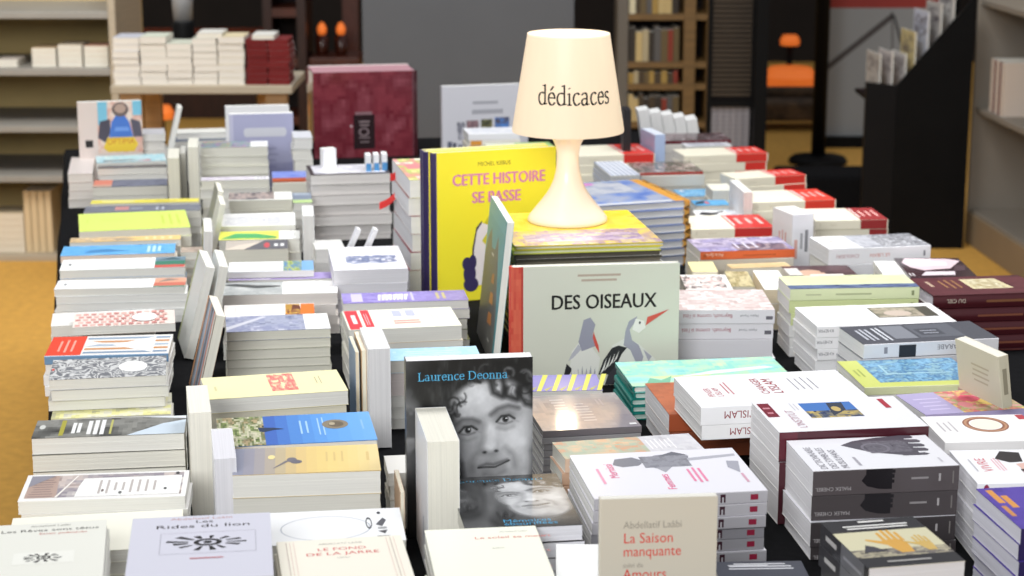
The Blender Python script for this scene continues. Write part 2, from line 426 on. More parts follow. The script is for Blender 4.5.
D('cream book with pale red title', (_, _, (423, 528.5), (537, 526)), .104, [
  B(.02, '#efeede', 'cream paperback with pale red title beside the standing white book', [
    T('Abdellatif Laâbi', .78, .9, .006, '#9a958a', al='C'), T('Le soleil se meurt', .76, .79, .0125, '#d1655d', al='C', sx=1.1), T('poésie', .55, .61, .006, '#9a958a')])], sp='R', d=.2, rot=7)
D('white book behind the pale hardback', ((555, 585), (604, 585), (555, 543), _), .09, [
  B(.02, '#eeeeec', 'white paperback lying partly under the upright cream cover')], w=.13)
D('dark leaflet stack at the table front', ((718, 580), (795, 578), (712, 561), _), .05, [
  B(.012, '#3a3d48', 'dark slate paperback with white lines at the front of the table', [
    LN(.12, .5, .9, .9, 3, '#c8c8cc', vert=False), R(.15, .72, .6, .78, '#c8c8cc')], kind='paperback')], w=.12, noun='paperback')

# ---- first column, front to back (page edges to the viewer)
D('bordered photo cover with white panel', ((16, 500), (189, 498), _, (188, 469)), .095, [
  B(.02, '#eceae6', 'white bordered paperback with a grey and rust photo beside a white panel', [
    N(.03, .1, .97, .93, ['#8b7672', '#cdbfb8', '#8f8790', '#d9d2cc'], 6, 3, 4, 30, 12), P([(.03, .1), (.22, .1), (.2, .93), (.03, .93)], '#b59c90'), LN(.04, .12, .2, .9, 9, '#8b7672', vert=False, f=.3),
    P([(.03, .5), (.18, .93), (.03, .93)], '#8e8c96'), P([(.33, .1), (.96, .1), (.96, .8), (.36, .78), (.34, .5)], '#f1f1ec'),
    P([(.21, .1), (.225, .1), (.32, .9), (.31, .9)], '#efe9e2'), LN(.45, .18, .83, .7, 8, '#b9b0ac', 2, .3), E(.49, .3, .008, .05, '#6d5a5a'), E(.93, .88, .012, .05, '#444'), E(.87, .3, .01, .04, '#555'), E(.6, .2, .01, .05, '#666')])])
D('dark cover with pale sail and white titles', ((33, 437), (187, 435.5), (33.5, 419), (186, 415.5)), .105, [
  B(.026, '#75756e', 'dark grey photo paperback with white sideways titles and pale sail shape', [
    N(0, 0, 1, 1, ['#33322f', '#5c5c58', '#8d8c86', '#454440'], 5, 2, 9, 34, 10), P([(.62, .0), (1, .0), (1, .78), (.85, .6)], '#c9d5e0'), P([(.7, 1), (1, .85), (1, 1)], '#dfe4e8'),
    R(.17, .1, .2, .95, '#a7a03c'), LN(.24, .05, .31, .95, 2, '#e6e6e4', 4, .7), LN(.34, .05, .47, .95, 3, '#e6e6e4', 5, .65), R(.5, .1, .515, .9, '#b8b46a'), E(.05, .6, .02, .12, '#cfcfca')]),
  B(.024, '#8a887e', 'grey', page='#cfcbbb')])
D('grey wave pattern cover', ((49, 378.5), (167, 377), (51, 358.5), _), .10, [
  B(.0185, '#bdbcba', 'grey marbled wave pattern paperback with a white oval title plate', [
    IMG(marble), E(.71, .52, .125, .26, '#f4f3ef'), LN(.64, .36, .78, .68, 3, '#c9c6be', 2, .25, False), E(.02, .5, .012, .06, '#c94a40')]),
  B(.0185, '#c4c2bc', 'x'), B(.0185, '#c4c2bc', 'x')], d=.13, z0=.0445)
D('speckled yellow cover low on the table', ((52, 417.5), (172, 416), (52, 400), _), .0445, [
  B(.018, '#cfcb9a', 'speckled yellow and grey paperback lying low before the wave pattern stack', [
    N(0, 0, 1, 1, ['#8f8d80', '#d9d58a', '#d6d3c0', '#a29f92'], 8, 5, 5, 30, 14)]), B(.02, '#d6d3c8', 'x')], d=.13)
D('orange and blue striped cover with red block', ((45, 355), (170, 355.5), (51, 335.5), (173.5, 334.5)), .075, [
  B(.016, '#e4e1dc', 'striped orange and blue paperback with a red title block', [
    R(0, .03, .285, 1, '#e0472f'), LN(.07, .1, .23, .9, 3, '#f0a090', 3, .35), *[R(.3, .1+i*.18, .98, .18+i*.18, c) for i, c in enumerate(['#7d93ad', '#c98a52', '#a9b8c8', '#c98a52', '#8ba0b8'])],
    P([(.52, .5), (.86, .1), (.86, .9)], '#f3f3f1'), P([(.3, .45), (.46, .6), (.3, .75)], '#e8e6e2'), LN(.66, .4, .84, .6, 3, '#b9c2cc', 3, .3, False), R(.86, .0, .865, 1, '#f5f5f3')], spine='#6f93b5'),
  B(.02, '#e9e8e6', 'x', page='#e2e0d8', cn='white'), B(.02, '#e9e8e6', 'x', page='#e2e0d8', cn='white')], sp='F')
D('pink brick pattern cover', ((72.5, 327), (176.5, 324), (72.5, 312.5), (175, 310)), .078, [
  B(.016, '#e9dcd3', 'small pink brick pattern paperback with white oval plate', [
    *[R(.02+.075*i+(.03 if j % 2 else 0), .04+.19*j, .07+.075*i+(.03 if j % 2 else 0), .17+.19*j, ['#d79a92', '#e4b8ae', '#c98983'][(i*2+j) % 3]) for i in range(12) for j in range(5)],
    E(.7, .5, .125, .3, '#f1efec'), LN(.62, .3, .78, .7, 3, '#cfc3ba', 3, .25, False)])], z0=.062)
D('white cover with narrow brown edge', ((50, 326), (78, 325.5), (52, 313), _), .062, [
  B(.02, '#e6e4df', 'white paperback whose corner sticks out beside the pink brick cover')], w=.2)
D('white cover with salmon and green bands', ((54, 289), (186, 287), (57, 279.5), (187, 277.5)), .075, [
  B(.0155, '#f2f1f0', 'white paperback with salmon and green bands at one end, near side of its pair', [
    R(.755, .5, 1, 1, '#dfa58a'), R(.755, .12, 1, .5, '#c9705e'), R(.755, 0, 1, .12, '#5f8f78'), P([(.78, .55), (.95, .8), (.85, .95)], '#8d7d74'), E(.07, .5, .012, .1, '#888'), LN(.5, .4, .64, .7, 3, '#d9d6d2', 4, .3)]),
  B(.0155, '#f1f1ef', 'x', page='#e6e5df', cn='white'), B(.0155, '#f1f1ef', 'x', page='#e6e5df', cn='white')])
D('white cover with dark green and red bands', ((59, 269.5), (187, 268), (62, 259), (185, 256.5)), .085, [
  B(.018, '#f4f4f2', 'white paperback with dark green and red bands, behind its salmon banded twin', [
    R(.755, .62, 1, 1, '#7990a0'), R(.755, .25, 1, .62, '#3f7d68'), R(.755, 0, 1, .25, '#cc5d53'), P([(.77, .7), (.9, .95), (.98, .7)], '#46606a'), E(.07, .5, .012, .1, '#777'), LN(.5, .4, .64, .7, 3, '#d9d6d2', 4, .3)]),
  B(.0155, '#7aa3d8', 'x', page='#dcdcd6', cn='blue')])
D('sky blue cover with pale capitals', ((60.5, 255.4), (176, 253.6), (62, 245.5), (176, 243.7)), .09, [
  B(.017, '#5ea7de', 'sky blue paperback with darker blue shape and pale sideways capitals', [
    N(0, 0, 1, 1, ['#4b97d8', '#6fb4e6', '#5aa6e0', '#8cc4ea'], 4, 2, 31, 30, 8), P([(.2, .2), (.6, .35), (.4, .6), (.25, .5)], '#4583b8'), LN(.74, .15, .88, .85, 3, '#bfe0f4', 6, .6)], page='#d9b9a0'),
  B(.02, '#dccfbd', 'x', cn='beige')])
D('brown landscape cover behind the standing pair', ((180, 252.5), (199, 251.5), (181, 247), _), .075, [
  B(.02, '#c9b7a8', 'brown and grey paperback half hidden behind the standing white books', [
    N(0, 0, 1, 1, ['#8b7a70', '#c7b5a4', '#a08f84'], 4, 2, 3, 12, 6)])], w=.09)
D('pale orange cover with grey sketch', ((69, 242.5), (181, 239.3), (70, 237.8), _), .095, [
  B(.017, '#ecc681', 'pale orange paperback with a grey sketched figure', [
    N(0, 0, .55, 1, ['#e5bc74', '#d9b988', '#b7a084', '#efd09a'], 5, 2, 6, 20, 8), LN(.66, .15, .95, .85, 4, '#f3dcae', 3, .4), P([(.42, .2), (.6, .35), (.55, .55), (.4, .5)], '#a29684')]),
  B(.02, '#ddd5c0', 'x')])
D('lime yellow cover', ((79, 231), (191.4, 227.6), (77, 213.4), (185.5, 210)), .106, [
  B(.02, '#d6ea72', 'lime yellow paperback with faint sideways lettering', [LN(.74, .12, .95, .88, 3, '#c9d75c', 3, .35), LN(.06, .4, .1, .7, 1, '#cfdd62', 1), LN(.2, .55, .42, .65, 1, '#d3e066', 2, .4, False)], page='#cfcbb8'),
  B(.02, '#d8d4c4', 'x', page='#c9c5b3')])
D('slate cover with small red print', ((84, 211.5), (202, 212), (84, 205.5), (200, 204)), .095, [
  B(.02, '#6d6f7c', 'slate grey paperback with small red print behind the lime cover', [
    N(0, 0, 1, 1, ['#565a68', '#7c7f8a', '#696c78'], 5, 2, 8, 26, 6), R(.26, .3, .38, .85, '#c98d88'), LN(.6, .3, .7, .7, 2, '#b9bcc6', 2), R(.4, .45, .5, .6, '#a9adb8')], page='#d2cebf'), B(.02, '#d8d4c4', 'x')])
D('yellow cover strip behind the slate book', ((90, 203.5), (200, 202), (91, 199.5), (199, 198)), .085, [
  B(.02, '#e6d957', 'bright yellow paperback showing as a strip behind the slate cover', [R(.1, .2, .4, .8, '#e9e287'), R(.6, .2, .8, .7, '#d9c94c')])])
D('orange and slate cover in the far corner stack', ((92, 187), (168, 185.5), (94, 180), (168, 178.5)), .075, [
  B(.026, '#5d6072', 'slate paperback with an orange corner, low front of the far stack', [
    R(0, .1, .25, 1, '#d9785f'), N(.25, 0, 1, 1, ['#4d5166', '#71758a', '#5d6072'], 5, 2, 2, 22, 6), R(0, 0, .25, .3, '#c9a08a')], page='#d0ccbc'), B(.024, '#cfcabb', 'x')])
D('dark photo cover in the far corner stack', ((97, 168.6), (167, 166.5), (98, 164.5), (167, 162.5)), .104, [
  B(.019, '#55504e', 'dark photo paperback in the far corner stack below the aqua cover', [N(0, 0, 1, 1, ['#3c3937', '#77706c', '#4d4846', '#a39a94'], 6, 2, 12, 24, 6)], page='#d6d2c3'), B(.02, '#d8cfc6', 'x')], d=.045)
D('aqua cover in the far corner stack', ((96, 163), (167, 160.5), (95, 155), _), .11, [
  B(.022, '#a8d6df', 'aqua and white paperback topping the far corner stack', [
    N(0, 0, 1, 1, ['#7fc4d6', '#cfe6e8', '#9ad0dc', '#eef2f0'], 5, 3, 14, 24, 10), P([(.1, .1), (.6, .2), (.5, .35), (.1, .3)], '#6a7074'), P([(.55, .1), (.8, .1), (.75, .3)], '#c96a70')]),
  B(.022, '#d9cfc8', 'x', page='#d8cfc6'), B(.022, '#c9a9a2', 'x', page='#d8cfc6', cn='pinkish')], sp='R', d=.12)
D('pale book at the far table corner', ((67, 174.5), (96, 173.3), (71, 157), _), .092, [
  B(.022, '#ddd3ce', 'pale pinkish paperback at the far corner of the table by the black cloth', page='#d9d0c6', kind='paperback'),
  B(.024, '#d3b8b2', 'x', page='#d6ccc2', cn='pink'), B(.024, '#d9d2ca', 'x', page='#d6ccc2')], w=.068)

# ---- second column, front to back
D('dusk blue and yellow cover with tiny tree', ((230.5, 475), (383, 471), (234, 449), (377, 443.5)), .119, [
  B(.034, '#dcbf80', 'thick paperback fading from dusk blue to yellow with a tiny tree', [
    *[R(i/14, 0, (i+1)/14+.001, 1, c) for i, c in enumerate(['#8d8fa0', '#9694a0', '#a29c9e', '#b0a598', '#c0b090', '#cfb888', '#dcc084', '#e2c683', '#e5ca84', '#e7cd86', '#e7cd88', '#e8cf8c', '#e9d192', '#ead39a'])],
    E(.40, .5, .035, .09, '#77747c'), E(.43, .42, .04, .07, '#6c6a74'), P([(.38, .45), (.28, .2), (.27, .2), (.36, .48)], '#77747c'), E(.26, .62, .025, .08, '#efdc9c'), LN(.62, .3, .78, .85, 3, '#d9be80', 4, .25), LN(.9, .3, .95, .8, 1, '#d9be80', 4, .4)], page='#cfccc2'),
  B(.03, '#c9c6ba', 'x', page='#b9b5a6')])
D('blue seaside cover with garden photo', ((219, 446), (379, 441.5), (213, 418), (369, 411.5)), .118, [
  B(.02, '#4a86cf', 'blue paperback with a garden photo at one end and brown oval medallion', [
    *[R(.22+.078*i, 0, .22+.078*(i+1)+.001, 1, c) for i, c in enumerate(['#3a5cae', '#4369b8', '#4a78c4', '#5288cf', '#5891d6', '#5e99dc', '#64a0e0', '#68a4e2', '#6ca8e4', '#70abe6'])],
    N(0, 0, .3, 1, ['#3f4a2c', '#8a9a5c', '#cfc9b0', '#5c6b3c', '#b5a07c', '#39432a'], 6, 5, 17, 24, 18), P([(.26, .6), (.36, .58), (.43, .52), (.36, .5), (.3, .44), (.27, .46)], '#2b3a55'),
    LN(.52, .2, .6, .9, 2, '#a9cdf0', 4, .3), LN(.64, .2, .7, .9, 2, '#a9cdf0', 5, .3), E(.76, .6, .085, .16, '#8b7f6c'), E(.765, .6, .05, .1, '#6b6050'), E(.74, .62, .02, .05, '#b3a68c'), LN(.92, .3, .95, .8, 1, '#8fbcea', 4, .4)], page='#d6d3ca'), B(.03, '#cfccc2', 'x')])
D('pale yellow cover with red ink blot', ((207, 399.5), (349.5, 390.4), (199.5, 377.5), (337, 369)), .115, [
  B(.024, '#f3eab8', 'pale yellow paperback with a red ink blot', [
    N(.47, .18, .66, .95, ['#f3eab8', '#f3eab8', '#df8f86', '#d8706a', '#e8b096', '#f3eab8'], 5, 4, 23, 18, 16), LN(.8, .35, .86, .8, 2, '#b5a98a', 3, .25), LN(.06, .3, .1, .6, 1, '#d8cf9c', 3, .4)], page='#d9d6cc'),
  B(.03, '#d6c9a8', 'x', page='#c9bf9c', cn='tan'), B(.03, '#9fa3ae', 'x', cn='grey')])
D('blue grey cover with white end panel', ((223.7, 332), (333, 328.6), (226.5, 317.5), (326, 312)), .10, [
  B(.0175, '#8f93ac', 'blue grey paperback with a white end panel, above a neat stack', [
    N(0, 0, .76, 1, ['#6f7694', '#a9adc0', '#8a8fae', '#cfd0da'], 6, 3, 27, 26, 12), P([(0, .1), (.4, .9), (.36, .95), (0, .3)], '#cfcfd8'), R(.76, 0, 1, 1, '#f3f2ee'), LN(.8, .2, .94, .8, 4, '#c9c8c4', 4, .3)], page='#cdcab4'),
  B(.0175, '#b9b8a8', 'x', page='#cdcab4'), B(.0175, '#b9b8a8', 'x', page='#c9c6b0'), B(.0175, '#b9b8a8', 'x', page='#c9c6b0')])
D('white cover with orange and olive photo', ((222, 317), (316, 315), (224, 305), (314, 302.5)), .085, [
  B(.02, '#f3eeea', 'white paperback with orange and olive photo squares at one end', [
    R(.68, .05, .84, .95, '#b58a3c'), P([(.74, .2), (.86, .2), (.84, .8), (.76, .9)], '#6b3c2a'), R(.85, .05, 1, .95, '#e8752c'), N(.68, .05, .85, .5, ['#c9a050', '#7d4a30', '#e0a030'], 3, 2, 3, 8, 4), LN(.1, .2, .6, .8, 8, '#e6d6d2', 5, .3)], page='#d9cfc6'), B(.03, '#d9d2ca', 'x')])
D('misty lake photo cover with white half', ((219.8, 294.5), (341, 293.5), (224.7, 282.5), (335, 280.5)), .084, [
  B(.024, '#efece8', 'paperback with a misty grey lake photo and a white half', [
    N(0, 0, .53, 1, ['#c2c4c2', '#a6aaa9', '#d3d4d1'], 3, 2, 5, 20, 10), P([(0, .85), (.1, .9), (.3, .75), (.5, .7), (.5, .6), (.3, .5), (.12, .66), (0, .78)], '#4a4d4c'), R(.52, 0, 1, 1, '#f6f3f0'), LN(.58, .25, .74, .75, 4, '#d9d2cc', 4, .3)], page='#dcd0c8'),
  B(.022, '#ded5cf', 'x', page='#dcd0c8'), B(.022, '#ded5cf', 'x', page='#d6cac2')])
D('violet and yellow cover under the blue tipped book', ((228, 280.5), (333, 278), (229, 273.5), (331, 272)), .085, [
  B(.02, '#a593c4', 'violet paperback with a yellow band beneath the blue tipped white cover', [
    R(.35, .25, .8, .8, '#cfc07a'), N(0, 0, .4, 1, ['#c9b9d6', '#a08fc2', '#e0d8e6'], 4, 2, 3, 14, 6), N(.75, 0, 1, 1, ['#8d79b8', '#b5a6d0'], 4, 2, 4, 10, 6)]), B(.03, '#cbc4cf', 'x')])
D('white cover with blue and green tip', ((227.6, 271.4), (315, 271), (228.6, 262.5), (313.5, 260)), .10, [
  B(.014, '#f1f1f4', 'white paperback with a blue and green picture tip', [
    R(.66, .0, 1, 1, '#7aa9d8'), N(.64, 0, .86, 1, ['#7d8f4e', '#b9c36a', '#4f7fb8', '#8aa05c'], 4, 3, 6, 14, 8), LN(.34, .2, .5, .8, 3, '#d9c9d0', 4, .3)], page='#e1e0da')], z0=.086)
D('taupe cover with charcoal end and red dot', ((224, 249.5), (289.5, 249), (226, 241), (287.5, 239.2)), .109, [
  B(.03, '#bdb3a8', 'taupe paperback with a charcoal end, red dot and two white squares', [
    P([(.3, 0), (1, 0), (1, 1), (.62, 1), (.5, .6)], '#66656a'), E(.66, .45, .05, .3, '#c2545a', 12), R(.78, .3, .84, .6, '#e3e3e3'), R(.88, .3, .94, .6, '#e3e3e3'), P([(.0, .0), (.3, 0), (.55, .8), (.2, .5)], '#d6cabb')], page='#cfcab2'), B(.02, '#cfc9b6', 'x')])
D('white cover with yellow and green swoosh', ((217, 239.5), (302, 239), (220, 231.5), (299, 230)), .11, [
  B(.03, '#f0efea', 'white paperback with a yellow panel and green swoosh', [
    R(.0, 0, .74, 1, '#e0e05a'), P([(.02, .1), (.3, .15), (.6, .1), (.7, .35), (.45, .7), (.2, .75)], '#4fa867'), P([(.5, .1), (.72, .3), (.7, .1)], '#2f8a57'), LN(.78, .2, .96, .8, 4, '#cfcfc8', 4, .3)], page='#dddbd0'), B(.02, '#d9d6ca', 'x')])
D('white cover with faint pencil sketch', ((219, 226), (297.5, 225.5), (222, 213.5), (294, 212)), .12, [
  B(.022, '#e6e5e2', 'white paperback with a faint grey pencil sketch', [
    N(.05, .1, .8, .7, ['#e6e5e2', '#c9c9cc', '#dddcda', '#b9bac2'], 6, 3, 8, 22, 8), R(.82, .05, 1, .95, '#f3f3f0'), LN(.85, .2, .97, .8, 3, '#bcbcb8', 4, .3)], page='#d4d2c8'), B(.022, '#cfb9b4', 'x', cn='pink')])
D('dark photo cover with white end', ((227, 200.5), (294, 199.5), (229, 193), (291, 191)), .125, [
  B(.026, '#e9e8e0', 'paperback with a dark photo strip and white end panel', [
    N(0, .1, .72, 1, ['#3d383a', '#6d6668', '#b9a8a0', '#4b4648'], 6, 2, 6, 24, 6), R(.72, 0, 1, 1, '#eeede6'), LN(.77, .2, .94, .8, 4, '#bdbcb4', 4, .3)], page='#d2cfb6'), B(.026, '#d2cdb4', 'x', page='#d2cfb6'), B(.02, '#d2cdb4', 'x')])
D('white cover with mauve clouds', ((199, 180.5), (271, 179), (202, 174), (268, 172)), .12, [
  B(.024, '#ece8ec', 'white paperback with mauve cloud print', [
    N(0, 0, .78, 1, ['#f0ecec', '#cbbfd2', '#ece6ea', '#ddd2dc'], 6, 2, 4, 22, 6), LN(.82, .15, .96, .85, 3, '#8f8c96', 4, .4)], page='#d3d0be'), B(.024, '#d5d1c0', 'x')], d=.05)
D('thin multicoloured cover on tall cream stack', ((199, 147.5), (269.5, 146.5), (202, 143), (267, 141.5)), .165, [
  B(.025, '#e4e2d8', 'cream stack paperback with a thin multicoloured picture and white end', [
    N(0, 0, .74, 1, ['#5d5a6c', '#b08aa8', '#7d8fa6', '#8fae84', '#c98a8a'], 8, 2, 3, 24, 6), R(.74, 0, 1, 1, '#f3f2ee')], page='#d3d1bf'), B(.026, '#d8d5c4', 'x', page='#d3d1bf'), B(.024, '#d8d5c4', 'x', page='#d3d1bf')], d=.1)
D('cobalt and orange hardback', ((272, 178), (322, 177), (271, 171.5), (321, 170.5)), .125, [
  B(.012, '#6f86d0', 'cobalt blue hardback with an orange spine', [N(0, 0, 1, 1, ['#5b74cc', '#8b9ad8', '#6478c8'], 4, 2, 3, 16, 6)], spine='#dc6b45', hard=True, kind='hardcover_book'), B(.03, '#d6d2c4', 'x', page='#d8d4c4', cn='cream', kind='paperback')], sp='F')
D('slate and green small cover', ((292.5, 203), (313, 202.5), (291.5, 192.5), _), .12, [
  B(.02, '#8b94a4', 'small slate and green booklet beside the tall grey stack', [R(0, 0, 1, .3, '#b8d08c'), R(0, .35, 1, .7, '#7d8798'), R(.1, .75, .9, .95, '#a9b4c0')]), B(.022, '#c9c7bc', 'x')])

# ---- the tall plain stack and its neighbours
D('tall plain grey stack', ((310.5, 175), (391, 173), (305, 165), _), .165, [
  B(.0255, '#3f3437', 'dark topped thick paperback crowning the tall plain stack', [N(.05, .1, .95, .95, ['#cfcdd2', '#e4e2e6', '#b9b7c0'], 4, 3, 6, 12, 8)], page='#d3ccc8')] + [B(.0255, '#b0a8a6', 'x', page='#d3ccc8', cn='pale') for i in range(6)], d=.15)
D('glossy guide with colour tabs', ((409, 180), (450, 178.8), (391.5, 159), _), .25, [
  B(.04, '#d6d98a', 'thick colourful guide with tabs on the pile beside the yellow picture book', [
    N(0, 0, 1, 1, ['#e2dc6a', '#f0efe2', '#d98a8a', '#b5c46a', '#f0e2a0'], 5, 4, 6, 16, 12), R(.1, .5, .5, .75, '#d9888a')], spine='#6d2a34', page='#e6e6ee', gl=.3)] + [B(.04, '#8e3a44', 'x', spine='#6d2a34', page='#e4e4ec', cn='maroon') for i in range(5)], sp='B', w=.16)
D('white paper pair with blue ink sketch', ((333, 269), (410, 269.5), (327, 245.5), (398, 247.5)), .118, [
  B(.03, '#ebe9ee', 'white paperback with a blue ink sketch lying slightly open', [
    N(.2, .25, .9, .6, ['#ebe9ee', '#ebe9ee', '#8a93b0', '#5f6a8c', '#ebe9ee'], 7, 4, 9, 26, 12), LN(.15, .7, .85, .85, 2, '#e6cfd2', 3, .35, False)], page='#d6d4de'),
  B(.03, '#e2e0e8', 'x', page='#d2d0dc', cn='white'), B(.03, '#e2e0e8', 'x', page='#d2d0dc', cn='white')], sp='R')
D('violet cover with white scribbles', ((342, 304.5), (470, 298.8), (341, 292.5), (464, 290.5)), .10, [
  B(.018, '#9385c6', 'violet paperback with white scribbled pattern', [
    N(0, 0, 1, 1, ['#8172bc', '#9f92cf', '#8a7cc2', '#b3a9da'], 6, 3, 5, 30, 8), *[P([(.28+.03*i, .2), (.3+.03*i, .2), (.315+.03*i+.01*(i % 3), .8), (.29+.03*i, .75)], '#e6e3f2') for i in range(8)], R(.07, .1, .16, .9, '#c9c2e4'), R(.55, .1, .57, .9, '#c9c2e4'), LN(.74, .2, .84, .8, 2, '#c8bc8a', 2, .5)], page='#d3d0cc'),
  B(.02, '#6a5f9c', 'x', cn='violet'), B(.02, '#8a8f6c', 'x', cn='olive')])
D('cream cover with red bars and blue squares', ((349, 330), (463, 325.5), (340, 310), (451, 307)), .115, [
  B(.027, '#e9e7d8', 'cream paperback with red bars at one end and two blue squares', [
    R(.015, .02, .13, .98, '#dd3f48'), R(.06, .3, .1, .75, '#efdedd'), R(.16, .02, .235, .98, '#dd3f48'), LN(.175, .2, .215, .8, 2, '#f0c9c9', 2, .3), R(.44, .6, .52, .9, '#b9bcd8'), R(.56, .6, .64, .9, '#b9bcd8'), LN(.42, .2, .66, .42, 2, '#df9a92', 2, .5, False), LN(.72, .2, .95, .85, 5, '#d9d6c8', 4, .2)], page='#cbc9be'),
  B(.03, '#d9c9b6', 'x', cn='beige', page='#cbc9be'), B(.03, '#d6d2c6', 'x', cn='cream')])
D('light blue cover with pale handwriting', ((386, 362), (482, 357), (384, 348.5), (477, 345.5)), .12, [
  B(.022, '#a9d3ec', 'light blue paperback with pale handwriting behind the portrait book', [
    N(0, 0, 1, 1, ['#9accea', '#b9dcf0', '#a6d2ec', '#cbe4f2'], 6, 3, 9, 26, 8), LN(.1, .3, .9, .8, 3, '#cfe8f6', 3, .25, False)], page='#c9c5b6'),
  B(.04, '#d6cfc8', 'x', page='#cbb9b4', cn='speckled'), B(.02, '#dad8d2', 'x'), B(.02, '#dad8d2', 'x'), B(.02, '#dad8d2', 'x')])

D('grey page edges beside the sketch pair', ((315, 250), (346, 248.5), (311, 240), _), .10, [
  B(.03, '#d3d1cd', 'plain grey white paperback between the taupe cover and the sketch pair', page='#cfccc8'), B(.03, '#cfcdc9', 'x', page='#c9c6c2')])
D('pale stack by the portrait', ((387, 474), (428, 471.5), (383, 455), _), .085, [
  B(.02, '#e3e0da', 'plain pale paperback low between the blue seaside pile and the portrait', page='#d9d5c9'), B(.02, '#d9d2c4', 'x', page='#d6d1c3')])

D('white grey pile beside the illustrated upright', ((142, 134.5), (166, 133.5), (141, 128.5), _), .15, [
  B(.02, '#c9c8cc', 'small grey white paperback pile top next to the illustrated upright cover', page='#d3d1cc'), B(.026, '#d6d4cf', 'x', page='#d6d3cc')])
